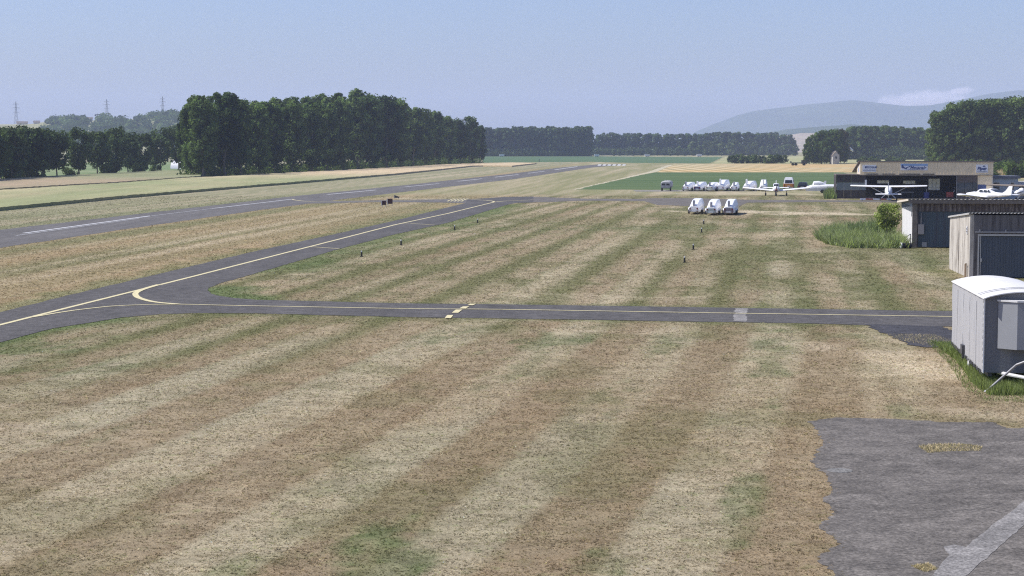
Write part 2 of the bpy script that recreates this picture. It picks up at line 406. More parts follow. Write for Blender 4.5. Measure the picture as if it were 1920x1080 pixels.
FRINGE = [(LOW_EDGE, 2.6, 0.8), ([(387, 542), (400, 552), (437, 559)], 2.5, 0.9), (H_UP, 0.8, 0.35), (H_LOW, 0.8, 0.35), ([(-100, 660), (0, 642), (100, 616), (225, 598)], 1.6, 0.85), (UP_EDGE, 1.8, 0.55)]
build_ground()

def rough_poly(pts, step=1.0, amp=0.15, seed=1):
    out = []; r = random.Random(seed)
    n = len(pts)
    for i in range(n):
        a, b = pts[i], pts[(i + 1) % n]; L = (b - a).length
        k = max(1, min(90, int(L / step))); nx, ny = -(b.y - a.y) / max(L, 1e-6), (b.x - a.x) / max(L, 1e-6)
        for j in range(k):
            t = j / k; p = a.lerp(b, t); o = r.uniform(-amp, amp) if j else 0
            out.append(Vector((p.x + nx * o, p.y + ny * o, p.z)))
    return out
SHEETS = []
def sheet(name, px_pts, z, mat, step=0.7, amp=0.06, parent=None, seed=1, kind='structure'):
    pts = [G(*p) for p in px_pts] if not isinstance(px_pts[0], Vector) else px_pts
    pts = rough_poly([Vector((p.x, p.y, z)) for p in pts], step, amp, seed)
    if name in ('runway', 'runway_link', 'taxiway', 'apron_road', 'apron', 'asphalt_patch'): SHEETS.append((name, pts))
    o = MB().flat(pts).build(name, mat, parent)
    if not parent: tag(o, kind=kind)
    return o
def catmull(P, k=6):
    out = []
    for i in range(len(P) - 1):
        p0, p1, p2, p3 = P[max(i - 1, 0)], P[i], P[i + 1], P[min(i + 2, len(P) - 1)]
        for j in range(k):
            t = j / k
            out.append(0.5 * ((2 * p1) + (p2 - p0) * t + (2 * p0 - 5 * p1 + 4 * p2 - p3) * t * t + (3 * p1 - p0 - 3 * p2 + p3) * t ** 3))
    out.append(P[-1]); return out
def ribbon(name, px_pts, width, z, mat, parent, curve=True):
    P = [G(*p) for p in px_pts]
    if curve and len(P) > 2: P = catmull(P)
    L, Rr = [], []
    for i, p in enumerate(P):
        d = (P[min(i + 1, len(P) - 1)] - P[max(i - 1, 0)]).normalized(); nrm = Vector((-d.y, d.x, 0)) * width / 2
        L.append((p.x + nrm.x, p.y + nrm.y, z)); Rr.append((p.x - nrm.x, p.y - nrm.y, z))
    m = MB(); n = len(P)
    m.add(L + Rr, [(i, i + 1, n + i + 1, n + i) for i in range(n - 1)])
    return m.build(name, mat, parent)

# runway
rwy_far = [(-160, 451), (0, 431), (270, 400), (540, 369), (760, 347), (960, 325.3), (1054, 313.8), (1122, 308.2)]
rwy_near = [(1176, 308.2), (1109, 314.2), (960, 336.4), (760, 359.6), (631, 375), (480, 395), (240, 429), (0, 465), (-160, 489)]
runway = sheet('runway', rwy_far + rwy_near, 0.008, M_rwy, 3.0, 0.12)
for a, b, wd, mt in [((44, 437.6), (282, 405), 0.42, M_wlineB), ((30, 442), (260, 410), 0.20, M_wline), ((282, 405.2), (400, 391), 0.2, M_wline), ((400, 391), (548, 373.6), 0.42, M_wline),
                     ((614, 364.9), (705, 356.4), 0.5, M_wlineB), ((760, 350.6), (824, 344.2), 0.55, M_wline), ((858, 340.2), (904, 335.2), 0.55, M_wlineB), ((928, 332.4), (972, 327.3), 0.55, M_wlineB),
                     ((990, 325), (1022, 321), 0.6, M_wline), ((1040, 318.5), (1083, 312.4), 0.8, M_wlineB)]:
    ribbon('centre_line', [a, b], wd, 0.020, mt, runway, False)
for i in range(6):
    x0 = 1120 + i * 9.2
    pts = [Vector((p.x, p.y, 0.02)) for p in (G(x0, 310.6), G(x0 + 6, 310.6), G(x0 + 8, 308.4), G(x0 + 2, 308.4))]
    MB().flat(pts).build('threshold_stripe', M_wlineB, runway)

# taxiway entry strip, diagonal taxiway, cross taxiway, apron road
link = sheet('runway_link', [(500, 383), (560, 376.5), (640, 376.8), (760, 374.8), (880, 372.3), (880, 380.8), (800, 379.5), (700, 379.2), (600, 381.5)], 0.012, M_rwy, 2.0, 0.12)
ribbon('link_line', [(548, 374), (556, 375.8), (580, 378), (630, 378.9), (700, 378), (760, 376.6), (820, 374.6), (877, 374.2), (904, 375.4), (918, 376.6), (925, 377.8), (926, 379.2)], 0.30, 0.026, M_yel, link)
taxi = sheet('taxiway', UP_EDGE + [(873, 380.8), (876, 374), (946, 369.4), (1000, 368.6), (1000, 379.8), (967, 380.5), (951, 384), (900, 399.6), (840, 417.8), (740, 439.7), (640, 466), (480, 512.5), (410, 532.5), (391, 540), (389, 545), (396, 551), (410, 555), (437, 559)]
            + H_UP[2:] + [(1930, 586), (1930, 628), (1800, 613), (1620, 610), (1500, 606.5), (1340, 604), (940, 597.5), (780, 595.4), (480, 588), (370, 587.5), (300, 589.5), (225, 596), (100, 616), (0, 642.5), (-120, 676)], 0.016, M_taxi, 1.0, 0.05)
ribbon('taxi_line', [(-120, 639), (0, 610), (120, 579.5), (240, 549.5), (360, 519.5), (480, 488.7), (640, 447.8), (740, 422), (840, 400.5), (926, 379.3)], 0.24, 0.026, M_yel, taxi, False)
ribbon('taxi_line', [(60, 595.5), (120, 585.5), (170, 579), (225, 574), (320, 571.3), (400, 572.8), (480, 574.5), (780, 579.8), (940, 581), (1340, 587.6), (1800, 594.8), (1930, 597)], 0.19, 0.030, M_yel, taxi)
ribbon('taxi_line', [(298, 534.5), (272, 542), (257, 548.5), (254, 553.5), (262, 560), (290, 567.2), (335, 571.3)], 0.30, 0.034, M_yel, taxi)
ribbon('taxi_line', [(926, 379.3), (948, 377.2), (969, 376.4), (1000, 375)], 0.28, 0.030, M_yel, taxi)
ribbon('taxi_line', [(578, 463), (590, 463.6), (636, 467)], 0.18, 0.030, M_yel, taxi, False)
ribbon('taxi_line', [(755, 419.4), (770, 419.4), (815, 422.4)], 0.18, 0.030, M_yel, taxi, False)
for (a, b, c, d) in [((834, 597.9), (845.5, 597.9), (850, 592.2), (838.5, 592.2)), ((847, 588), (859, 588), (867, 582), (854.5, 582)), ((861.5, 579.6), (873, 579.6), (880, 576), (868, 576)), ((876.5, 573.6), (887, 573.6), (893, 571), (882, 571))]:
    MB().flat([Vector((p.x, p.y, 0.040)) for p in (G(*a), G(*b), G(*c), G(*d))]).build('holding_marking', M_yel, taxi)
sheet('concrete_patch', [(1374.5, 602.5), (1376, 590), (1378, 578.6), (1401, 578.8), (1399.5, 590), (1399, 604)], 0.021, M_conc, 0.5, 0.08, taxi, 3)
for row, (yy, n0) in enumerate([(373.2, 848), (374.6, 843), (376.0, 838), (377.3, 835)]):
    for i in range(5):
        x0 = n0 + i * 6.5 + row * 0.8
        MB().flat([Vector((p.x, p.y, 0.030)) for p in (G(x0, yy + .55), G(x0 + 4, yy + .55), G(x0 + 4.8, yy - .3), G(x0 + .8, yy - .3))]).build('holding_marking', M_yel, link)
road = sheet('apron_road', [(990, 368.8), (1100, 372.6), (1200, 373), (1222, 371.8), (1300, 371.6), (1400, 374.6), (1560, 375.6), (1700, 375.8), (1925, 373.6), (1925, 381), (1660, 379.4), (1560, 378.6), (1400, 380), (1390, 386), (1290, 386.5), (1232, 384.5), (1209, 377.2), (1100, 376.4), (990, 380)], 0.012, M_old, 2.0, 0.15)
ribbon('road_line', [(1000, 375), (1100, 373.8), (1200, 374.8)], 0.22, 0.020, M_wline, road, False)
sheet('hardstanding', [(1188, 356.8), (1300, 356.6), (1420, 357.4), (1420, 358.8), (1300, 359), (1192, 359.2)], 0.012, M_conc, 2.0, 0.15)
apron = sheet('apron', [(1930, 803), (1887, 803), (1862, 792), (1774, 792), (1667, 785.6), (1563, 783.5), (1515.5, 790), (1534.5, 812), (1544, 831), (1519, 866), (1547, 891), (1563, 919), (1544, 938), (1566, 966.6), (1534.5, 985.5),
                (1578.5, 1020), (1531, 1045), (1563, 1074), (1570, 1160), (2050, 1160), (2050, 806)], 0.008, M_old, 0.14, 0.075)
sheet('concrete_strip', [(1769, 1026), (1790, 1022), (1811, 1027), (1824, 1014), (1920, 941), (1990, 890), (1990, 940), (1920, 985.5), (1824, 1070), (1790, 1098), (1730, 1098), (1760, 1066), (1780, 1042)], 0.014, M_conc, 0.25, 0.02, apron, 4)
sheet('asphalt_patch', [(1622, 609), (1700, 610.5), (1762, 612), (1795, 625), (1795, 650), (1735, 652), (1700, 647), (1690, 640), (1660, 626)], 0.021, M_darkpatch, 0.35, 0.15, taxi, 6)
c = G(1574, 883)
MB().tube((c.x, c.y, 0.0), (c.x, c.y, 0.016), 0.30, 0.30, 24).build('manhole_cover', M_lid, apron)

# crop fields
M_green_far = M_field('green_maize', (0.068, 0.118, 0.056), (0.09, 0.145, 0.07), (0.01, 0.02, 1), 1.5)
M_alf = M_field('green_alfalfa', (0.064, 0.105, 0.042), (0.105, 0.145, 0.062), (0.03, 0.06, 1), 2.5, 0.35)
def M_stub():
    n = NT('stubble'); p = n.pos()
    wv = n.n('TexWave', wave_type='BANDS', bands_direction='X'); wv.inputs['Scale'].default_value = 0.052; wv.inputs['Distortion'].default_value = 2.0; wv.inputs['Detail'].default_value = 3
    wv.inputs['Detail Scale'].default_value = 1.5; n.l(n.scaled(p, (1, 0.12, 1)), wv.inputs['Vector'])
    f = n.noise(p, 2.0, 4, 0.7)
    c = n.mix(wv.outputs['Fac'], (0.29, 0.25, 0.13), (0.50, 0.41, 0.25))
    c = n.mix(n.ramp(n.noise(p, 0.02, 3), [(0.4, 0), (0.6, 1)]), c, n.mix(1.0, c, (1.1, 0.95, 0.8), 'MULTIPLY'))
    c = n.mix(1.0, c, n.ramp(f, [(0.25, 0.75), (0.75, 1.25)]), 'MULTIPLY'); n.bsdf(c, 0.95, spec=0.1); return n.m
M_stubble = M_stub()
sheet('maize_field', [(905, 304.8), (960, 304.4), (1110, 303.4), (1180, 305.4), (1330, 306.2), (1356, 294.6), (1120, 293.4), (905, 293.4)], 0.004, M_green_far, 8, 0.4)
sheet('alfalfa_field', [(1078, 355.2), (1120, 346), (1160, 337.5), (1209, 326.6), (1228, 323.4), (1580, 323.2), (1640, 340), (1560, 351), (1420, 356.4), (1300, 356.2), (1156, 355.4)], 0.004, M_alf, 3, 0.25)
sheet('stubble_field', [(1232, 322.8), (1262, 308.6), (1335, 307.2), (1960, 307.2), (1960, 336), (1590, 323)], 0.004, M_stubble, 4, 0.3)
M_trk = M_field('dry_track', (0.38, 0.35, 0.25), (0.46, 0.41, 0.29), (0.05, 0.05, 1), 2)
sheet('field_track', [(1073, 355.6), (1160, 335.6), (1215, 322.4), (1252, 309.4), (1262, 309.2), (1229, 322.8), (1209, 326.4), (1160, 337.3), (1080, 355.4)], 0.006, M_trk, 3, 0.3)
sheet('meadow', [(1360, 294.6), (1335, 306.6), (1960, 306.8), (1960, 293), (1500, 293)], 0.004, M_field('pale_meadow', (0.24, 0.26, 0.12), (0.38, 0.35, 0.2), (0.01, 0.02, 1), 1.5), 8, 0.4)

def crop_slab(name, px_pts, h, mat, amp=0.05, seed=3):
    """standing crop: rough top at height h with sides"""
    pts = rough_poly([G(*p) for p in px_pts], 1.2, 0.14, seed)
    top = [Vector((p.x, p.y, h * (0.9 + 0.2 * random.random()))) for p in pts]; n = len(pts)
    m = MB(); m.add([(p.x, p.y, 0) for p in pts] + [tuple(t) for t in top], [(i, (i + 1) % n, n + (i + 1) % n, n + i) for i in range(n)])
    m.flat(top)
    return tag(m.build(name, mat), kind='structure')
def M_wheat(name, ca, cb, x0, x1):
    n = NT(name); p = n.pos(); sx = n.n('SeparateXYZ'); n.l(p, sx.inputs[0])
    mr = n.n('MapRange'); mr.inputs[1].default_value = x0; mr.inputs[2].default_value = x1; n.l(sx.outputs[1], mr.inputs[0])
    wob = n.noise(n.scaled(p, (0.05, 0.012, 1)), 1.0, 4, 0.6)
    ad = n.n('Math', operation='ADD'); n.l(mr.outputs[0], ad.inputs[0]); n.l(wob, ad.inputs[1])
    c = n.mix(n.ramp(ad.outputs[0], [(0.45, 0), (1.0, 1)]), ca, cb)
    f = n.noise(p, 3.0, 4, 0.75); g = n.noise(n.scaled(p, (0.4, 0.03, 1)), 1.0, 4, 0.6)
    c = n.mix(1.0, c, n.ramp(f, [(0.25, 0.7), (0.75, 1.25)]), 'MULTIPLY'); c = n.mix(1.0, c, n.ramp(g, [(0.25, 0.85), (0.75, 1.15)]), 'MULTIPLY')
    n.bsdf(c, 0.95, 0, n.bump(f, 0.1), 0.05); return n.m
MW1 = M_wheat('ripening_wheat', (0.27, 0.285, 0.15), (0.50, 0.40, 0.26), 400, 640)
MW2 = M_wheat('pink_barley', (0.36, 0.28, 0.19), (0.25, 0.26, 0.15), 380, 500)
crop_slab('wheat_field', [(-200, 416), (0, 395.5), (240, 371.5), (480, 350.6), (540, 346), (640, 337), (740, 328.4), (820, 320), (885, 312.6), (905, 312.2), (960, 312.8), (1006, 307.6), (960, 306.6), (915, 307.4), (830, 310), (740, 316), (640, 321.5), (540, 327), (440, 332.5), (385, 335), (350, 336.6), (240, 345.6), (120, 353), (0, 361), (-200, 374)], 0.44, MW1, seed=3)
crop_slab('barley_field', [(-200, 371), (0, 358.4), (120, 351), (240, 343.6), (352, 334.8), (376, 333), (376, 320.5), (300, 322.8), (200, 327.6), (100, 333), (0, 339.5), (-200, 351)], 0.45, MW2, seed=8)
sheet('pasture', [(60, 331), (380, 319), (380, 303), (60, 306)], 0.004, M_field('green_pasture', (0.12, 0.18, 0.075), (0.22, 0.25, 0.13), (0.02, 0.02, 1), 1.5), 6, 0.3)

# ------------------------------------------------------------------ hills, mountains, clouds
M_hill = M_field('hill_grass', (0.16, 0.18, 0.09), (0.36, 0.33, 0.19), (0.006, 0.004, 1), 0.3)
M_mtn = M_field('mountain_forest', (0.035, 0.055, 0.032), (0.06, 0.085, 0.045), (0.002, 0.002, 0.004), 0.02)
def ridge(name, prof, d0, thick, mat, rough=0.0, seed=1, nx=160):
    xs = np.linspace(prof[0][0], prof[-1][0], nx); ys_ = np.interp(xs, [p[0] for p in prof], [p[1] for p in prof])
    vs = []; ks = np.linspace(-1, 1, 25)
    for k in ks:
        d = d0 + k * thick
        sh = math.cos(k * math.pi / 2) ** 1.3
        for x, y in zip(xs, ys_):
            H = hz(y, d0) + rough * (fbm(np.array(x * 0.02), np.array(k * 3.0), seed) - 0.5) * (1 if abs(k) > .08 else .3)
            vs.append(((x - 960) / F * d, d, max(-0.5, H * sh) - 0.3))
    n = len(xs); fs = [(i * n + j, i * n + j + 1, (i + 1) * n + j + 1, (i + 1) * n + j) for i in range(len(ks) - 1) for j in range(n - 1)]
    return tag(link_mesh(name, np_mesh(name, vs, fs, mat, True)), kind='structure')
ridge('hill', [(-260, 236), (0, 233), (60, 232), (90, 229), (150, 227), (200, 226), (240, 224), (300, 220), (360, 216), (430, 214), (520, 226), (640, 262)], 2500, 700, M_hill, 3, 2)
ridge('mountain', [(1270, 276), (1300, 248), (1340, 231), (1380, 216.5), (1420, 207), (1440, 204), (1480, 200), (1540, 193), (1575, 189), (1600, 187), (1640, 192), (1680, 197.5), (1700, 199), (1740, 197), (1780, 190), (1800, 186), (1850, 175), (1900, 170), (1980, 170), (2150, 186), (2300, 215)], 8400, 1000, M_mtn, 16, 5)
ridge('low_ridge', [(1400, 262), (1440, 248), (1480, 241), (1540, 236.5), (1590, 233.5), (1640, 236), (1740, 246), (1840, 262)], 4700, 700, M_mtn, 6, 9)
ridge('far_slope', [(1400, 272), (1470, 254), (1500, 250), (1540, 249), (1600, 256), (1700, 272)], 3300, 600, M_field('pale_slope', (0.34, 0.27, 0.22), (0.28, 0.26, 0.20), (0.004, 0.002, 1), 0.1), 3, 12)

def M_cloudv(scale, dens):
    n = NT('cloud_vapour'); v = n.pos()
    f = n.noise(n.scaled(v, (scale, scale * .3, scale * 1.4)), 1.0, 5, 0.6)
    g = n.obj(); ln = n.n('VectorMath', operation='LENGTH'); n.l(g, ln.inputs[0])
    fall = n.ramp(ln.outputs['Value'], [(0.35, 1), (1.0, 0)])
    ad = n.n('Math', operation='MULTIPLY_ADD'); n.l(fall, ad.inputs[0]); ad.inputs[1].default_value = .45; n.l(f, ad.inputs[2])
    mr = n.n('MapRange'); n.l(ad.outputs[0], mr.inputs[0]); mr.inputs[1].default_value = .66; mr.inputs[2].default_value = .88; mr.inputs[4].default_value = dens
    pv = n.n('VolumePrincipled'); pv.inputs['Color'].default_value = (1.0, .95, .95, 1); n.l(mr.outputs[0], pv.inputs['Density']); n.l(pv.outputs[0], n.out.inputs['Volume'])
    return n.m
def cloud(name, label, px, py, rx, rz_, tilt=0.0):
    y = 10600; k = y / F; m = MB(); m.sphere((0, 0, 0), (1, 1, 1), 28, 16)
    o = m.build(name, M_cloudv(.011, .0075)); p = at(px, y, hz(py, y)); o.location = p; o.scale = (rx * k, 380, rz_ * k); o.rotation_euler = (0, tilt, 0)
    return tag(o, label, 'cloud')

# ------------------------------------------------------------------ trees
ML_poplar = M_leaf('poplar_leaf', (0.036, 0.060, 0.022), (0.105, 0.148, 0.052), 0.34)
ML_far = M_leaf('far_leaf', (0.034, 0.054, 0.026), (0.085, 0.118, 0.050), 0.32)
ML_light = M_leaf('willow_leaf', (0.07, 0.10, 0.045), (0.115, 0.145, 0.065), 0.3)
ML_shrub = M_leaf('shrub_leaf', (0.055, 0.095, 0.030), (0.105, 0.150, 0.045), 0.3)
ML_red = M_leaf('rust_leaf', (0.075, 0.060, 0.036), (0.10, 0.085, 0.045), 0.25)

def leaf_quads(cent, nrm_bias, size, rg):
    """many single leaf clumps: centres (n,3) -> quads"""
    n = len(cent)
    a = rg.normal(size=(n, 3)); a /= np.linalg.norm(a, axis=1)[:, None]
    nb = nrm_bias + 0.9 * rg.normal(size=(n, 3)); nb /= np.linalg.norm(nb, axis=1)[:, None]
    u_ = np.cross(nb, a); u_ /= np.linalg.norm(u_, axis=1)[:, None] + 1e-9; v_ = np.cross(nb, u_)
    s = (size * rg.uniform(0.55, 1.25, n))[:, None]; t = s * rg.uniform(0.6, 1.0, n)[:, None]
    V = np.stack([cent - u_ * s, cent - v_ * t * .8 + u_ * s * .1, cent + u_ * s, cent + v_ * t], 1).reshape(-1, 3)
    return V, np.arange(4 * n).reshape(-1, 4)
def crown(seed, h, rad, base, nblob, nleaf, leaf, profile, squash=1.0):
    rg = np.random.default_rng(seed); cents, nbs, tns = [], [], []
    t = rg.uniform(0.02, 0.93, nblob); ang = rg.uniform(0, 2 * math.pi, nblob)
    for i in range(nblob):
        z = base + (h - base) * t[i]; env = rad * profile(t[i])
        rr = env * math.sqrt(rg.uniform(0.15, 1.0)) * 0.85
        c = np.array([rr * math.cos(ang[i]), rr * math.sin(ang[i]), z])
        br = rad * rg.uniform(0.20, 0.40); k = int(nleaf * rg.uniform(0.7, 1.3))
        d = rg.normal(size=(k, 3)); d /= np.linalg.norm(d, axis=1)[:, None]
        r_ = br * rg.uniform(0.55, 1.05, k)[:, None]
        p = c + d * r_ * np.array([1, 1, 1.0 * squash])
        p[:, 2] = np.maximum(p[:, 2], base * 0.55)
        tns.append(np.full(k, np.clip(rg.normal(.5, .27), 0, 1)) + rg.normal(0, .12, k)); cents.append(p); nbs.append(d * 1.7 + np.array([0, 0, .35]))
    return leaf_quads(np.concatenate(cents), np.concatenate(nbs), leaf, rg) + (np.repeat(np.clip(np.concatenate(tns), 0, 1), 4),)
def trunk_mesh(seed, h, r, base, rad):
    rg = random.Random(seed); m = MB(); p = Vector((0, 0, -0.2)); n = 5
    pts = [p]
    for i in range(1, n + 1): pts.append(Vector((rg.uniform(-.02, .02) * h, rg.uniform(-.02, .02) * h, h * 0.82 * i / n)))
    for i in range(n): m.tube(pts[i], pts[i + 1], r * (1 - i / n * .8), r * (1 - (i + 1) / n * .8), 7)
    for i in range(7):
        z = base * 0.9 + (h * 0.75 - base) * i / 7; a = rg.uniform(0, 6.28); L = rad * rg.uniform(.5, .85)
        m.tube((0, 0, z), (math.cos(a) * L, math.sin(a) * L, z + L * rg.uniform(.5, 1.1)), r * .32, r * .08, 5)
    return m
def kind_of(name, seeds, h, rad, base, nblob, nleaf, leaf, prof, mat, tr):
    out = []
    for s in seeds:
        V, Fq, tn = crown(s, h, rad, base, nblob, nleaf, leaf, prof)
        tm = trunk_mesh(s, h, tr, base, rad); me = bpy.data.meshes.new('trunk'); me.from_pydata(tm.v, [], tm.f); me.materials.append(BARK)
        out.append((np_mesh('crown', V, Fq, mat, False, tn), me, h))
    return out
pf_pop = lambda t: max(0.3, (math.sin(math.pi * min(1, (t * 0.82 + 0.12))) ** 0.6))
pf_round = lambda t: max(0.1, math.sin(math.pi * (t * 0.9 + 0.05)) ** 0.6)
K_pop = kind_of('pop', range(6), 20, 3.7, 3.0, 75, 70, 0.38, pf_pop, ML_poplar, 0.28)
K_edge = kind_of('edge', range(20, 25), 20, 4.0, 2.0, 95, 85, 0.33, pf_pop, ML_poplar, 0.30)
K_far = kind_of('far', range(30, 35), 20, 3.4, 2.2, 46, 40, 0.58, pf_pop, ML_far, 0.28)
K_row = kind_of('row', range(40, 45), 14, 4.4, 2.8, 75, 65, 0.36, pf_round, ML_far, 0.25)
K_light = kind_of('light', range(50, 54), 10, 3.2, 0.8, 34, 40, 0.5, pf_round, ML_light, 0.18)
K_red = kind_of('red', range(60, 61), 16, 3.6, 1.5, 50, 50, 0.42, pf_pop, ML_red, 0.25)
K_right = kind_of('right', range(70, 75), 22, 4.6, 1.6, 85, 75, 0.42, pf_pop, ML_poplar, 0.32)
K_bush = kind_of('bush', range(80, 85), 3, 1.9, 0.15, 26, 45, 0.20, pf_round, ML_shrub, 0.08)
K_dbush = kind_of('dbush', range(90, 94), 3, 2.0, 0.1, 26, 45, 0.22, pf_round, ML_poplar, 0.08)

def plant(kind, name, label, cat, group, x, y, h, wide=1.0, z=0.0, rgen=random.Random(5)):
    cr, tr, h0 = kind[rgen.randrange(len(kind))]; s = h / h0
    o = thing(name, label, cat, (x, y, z), rgen.uniform(0, 6.28), group); o.scale = (s * wide, s * wide, s)
    link_mesh('crown', cr, o); link_mesh('trunk', tr, o)
    return o
def interp(px, tab): return float(np.interp(px, [t[0] for t in tab], [t[1] for t in tab]))
rt = random.Random(11)

# wood left of the runway
baseA = [(330, 335), (375, 331.5), (560, 322.5), (760, 312.5), (910, 305.2)]
topA = [(335, 214), (345, 196), (352, 182), (382, 171), (420, 173), (450, 180), (500, 184), (560, 185), (620, 183), (660, 176), (690, 170), (735, 172), (752, 182), (770, 196), (800, 204), (835, 212), (875, 212), (900, 226), (912, 242)]
px = 381.0; first = True
while px < 906:
    by = interp(px, baseA); g = G(px, by); topy = interp(px, topA)
    for row in range(4):
        off = row * 6.5 + rt.uniform(-1, 1)
        nx, ny = -0.93, 0.36
        x, y = g.x + nx * off, g.y + ny * off + rt.uniform(-1, 1)
        pc = 960 + 3400 * x / y
        if pc < (352 if row else 360): continue
        h = max(8, hz(topy + rt.uniform(-6, 9) + (5 if row > 1 else 0), y))
        plant(K_edge if row == 0 else K_pop, 'poplar_tree', 'tall dark poplar packed into the dense wood left of the runway' if px > 400 or row else 'leafy poplar at the left corner of the tall wood, green down to the wheat', 'tree', 'poplars of the wood left of the runway', x, y, h, 1.0 + rt.uniform(-.08, .12))
    px += 6.2 * F / g.y * 0.80
for (qx, d, ty, wd) in [(352, 478, 205, .75), (361, 470, 186, .8), (372, 474, 176, .85), (388, 470, 174, .9), (364, 500, 230, .9), (382, 490, 180, 1)]:
    g = at(qx, d)
    plant(K_edge, 'poplar_tree', 'slim loose crowned poplar at the left corner of the tall wood', 'tree', 'poplars of the wood left of the runway', g.x, g.y, hz(ty, d), wd)

# tree row far left
topB = [(-60, 236), (0, 234), (40, 235), (75, 240), (95, 246), (120, 248), (140, 240), (158, 237), (176, 246), (190, 237), (214, 236), (232, 248), (248, 248), (262, 250), (280, 240), (300, 238), (330, 237), (345, 240)]
baseB = [(-80, 345), (0, 338), (70, 334), (120, 331), (200, 326.5), (260, 322.5), (345, 319)]
px = -70.0
while px < 345:
    by = interp(px, baseB); g = G(px, by); ty = interp(px, topB)
    plant(K_row, 'roadside_tree', 'round crowned tree in the row behind the barley field', 'tree', 'row of trees behind the barley field', g.x, g.y + 3, hz(ty + rt.uniform(-2, 4), g.y), 1.0)
    if px < 78:
        for k in range(3):
            plant(K_row, 'roadside_tree', 'round crowned tree in the row behind the barley field', 'tree', 'row of trees behind the barley field', g.x - 3 + rt.uniform(-2, 2), g.y + 10 + k * 8, hz(ty + rt.uniform(0, 6), g.y + 12), 1.15)
        plant(K_dbush, 'dark_shrub', 'low dark shrub under the far left trees', 'shrub', 'shrubs under the far left trees', g.x, g.y, 3.6 + rt.uniform(0, 1.5), 1.3)
    elif rt.random() < 0.75:
        plant(K_dbush, 'dark_shrub', 'low dark shrub under the far left trees', 'shrub', 'shrubs under the far left trees', g.x + rt.uniform(-3, 3), g.y + 2, 2.0 + rt.uniform(0, 2), 1.2)
    px += 5.2 * F / g.y * rt.uniform(.75, 1.1)

# woods across the end of the field
px = 905.0
while px < 1114:
    for row in range(3):
        d = 1495 + row * 7 + rt.uniform(-2, 2); g = at(px + rt.uniform(-3, 3), d)
        plant(K_far, 'poplar_tree', 'poplar in the tall straight edged wood at the end of the runway', 'tree', 'poplars of the wood at the end of the runway', g.x, d, hz(236.5 + rt.uniform(-1.5, 3) + (2 if px < 960 else 0), d), 1.15)
    px += 4.6 * F / 1495
px = 1112.0
while px < 1486:
    for row in range(2):
        d = 1690 + row * 9 + rt.uniform(-3, 3); g = at(px + rt.uniform(-4, 4), d)
        ty = interp(px, [(1112, 248), (1200, 249), (1300, 249), (1340, 247), (1440, 246), (1480, 254), (1492, 268)])
        plant(K_far, 'forest_tree', 'dark tree in the long low wood across the middle distance', 'tree', 'trees of the long wood in the middle distance', g.x, d, hz(ty + rt.uniform(-1.5, 3), d), 1.35)
    px += 5.6 * F / 1690
px = 1150.0
while px < 1490:
    d = 1590 + rt.uniform(-25, 20); g = at(px, d)
    ty = interp(px, [(1150, 283), (1250, 276), (1320, 268), (1350, 266), (1480, 272)]) + rt.uniform(-5, 6)
    plant(K_light, 'willow_tree', 'pale green rounded tree in front of the long dark wood', 'tree', 'pale trees along the foot of the long wood', g.x, d, max(4, hz(ty, d)), 1.15)
    px += 6.0 * F / 1590 * rt.uniform(.7, 1.3)

# hedge, clump with the hut, wood behind the hangar
for i, (qx, h, wd) in enumerate([(1374, 3.2, 1.2), (1385, 3.6, 1.1), (1395, 3.0, 1.2), (1406, 3.4, 1.2), (1417, 3.6, 1.2), (1428, 3.0, 1.1), (1437, 2.6, 1.2), (1446, 3.1, 1.2), (1456, 3.5, 1.2), (1467, 3.2, 1.3)]):
    g = G(qx, 306.3 + rt.uniform(-.4, .4)); plant(K_dbush, 'hedge_shrub', 'rounded dark green shrub in the hedge beyond the stubble', 'shrub', 'shrubs of the hedge beyond the stubble', g.x, g.y, h * 1.12, wd)
for i, (qx, d, ty) in enumerate([(1509, 800, 268), (1515, 815, 255), (1523, 822, 250), (1531, 835, 247), (1538, 820, 242), (1546, 845, 246), (1553, 830, 243), (1560, 850, 240), (1567, 838, 243), (1579, 860, 262), (1543, 812, 262), (1527, 800, 268), (1534, 806, 275)]):
    g = at(qx, d); plant(K_right, 'broadleaf_tree', 'bushy green tree in the clump around the small gabled hut', 'tree', 'trees around the small hut', g.x, d, hz(ty, d), .95)
for qx, d, ty in [(1573, 856, 242), (1580, 862, 246)]:
    g = at(qx, d); plant(K_red, 'rust_tree', 'reddish brown tree rising behind the small gabled hut', 'tree', 'reddish trees behind the hut', g.x, d, hz(ty, d), .8)
px = 1578.0
while px < 1752:
    for row in range(3):
        d = 1105 + row * 8 + rt.uniform(-3, 3); g = at(px + rt.uniform(-3, 3), d)
        ty = interp(px, [(1578, 244), (1592, 236), (1640, 234), (1720, 237), (1752, 240)])
        plant(K_far if row else K_pop, 'poplar_tree', 'poplar in the wood behind the hangar and the windsock', 'tree', 'poplars of the wood behind the hangar', g.x, d, hz(ty + rt.uniform(-1.5, 4), d), 1.15)
    px += 5.0 * F / 1105
topF = [(1745, 236), (1752, 214), (1760, 203), (1775, 194), (1800, 186), (1840, 181), (1880, 178), (1905, 175), (1990, 174)]
px = 1756.0
while px < 1975:
    for row in range(3):
        d = 640 + row * 8 + rt.uniform(-2, 2); g = at(px + rt.uniform(-3, 3), d)
        plant(K_right, 'broadleaf_tree', 'tall leafy tree in the big wood at the right edge, green to the ground', 'tree', 'trees of the big wood at the right edge', g.x, d, hz(interp(px, topF) + rt.uniform(-3, 7), d), 1.05)
    px += 5.4 * F / 640
for i in range(16):
    qx = 1856 + i * 5.2; d = 470 + rt.uniform(-25, 25); g = at(qx, d)
    plant(K_bush, 'bright_shrub', 'bright green shrub in the thicket to the right behind the hangar', 'shrub', 'shrubs of the thicket behind the hangar', g.x, d, hz(308 + rt.uniform(-4, 6), d), 1.2)
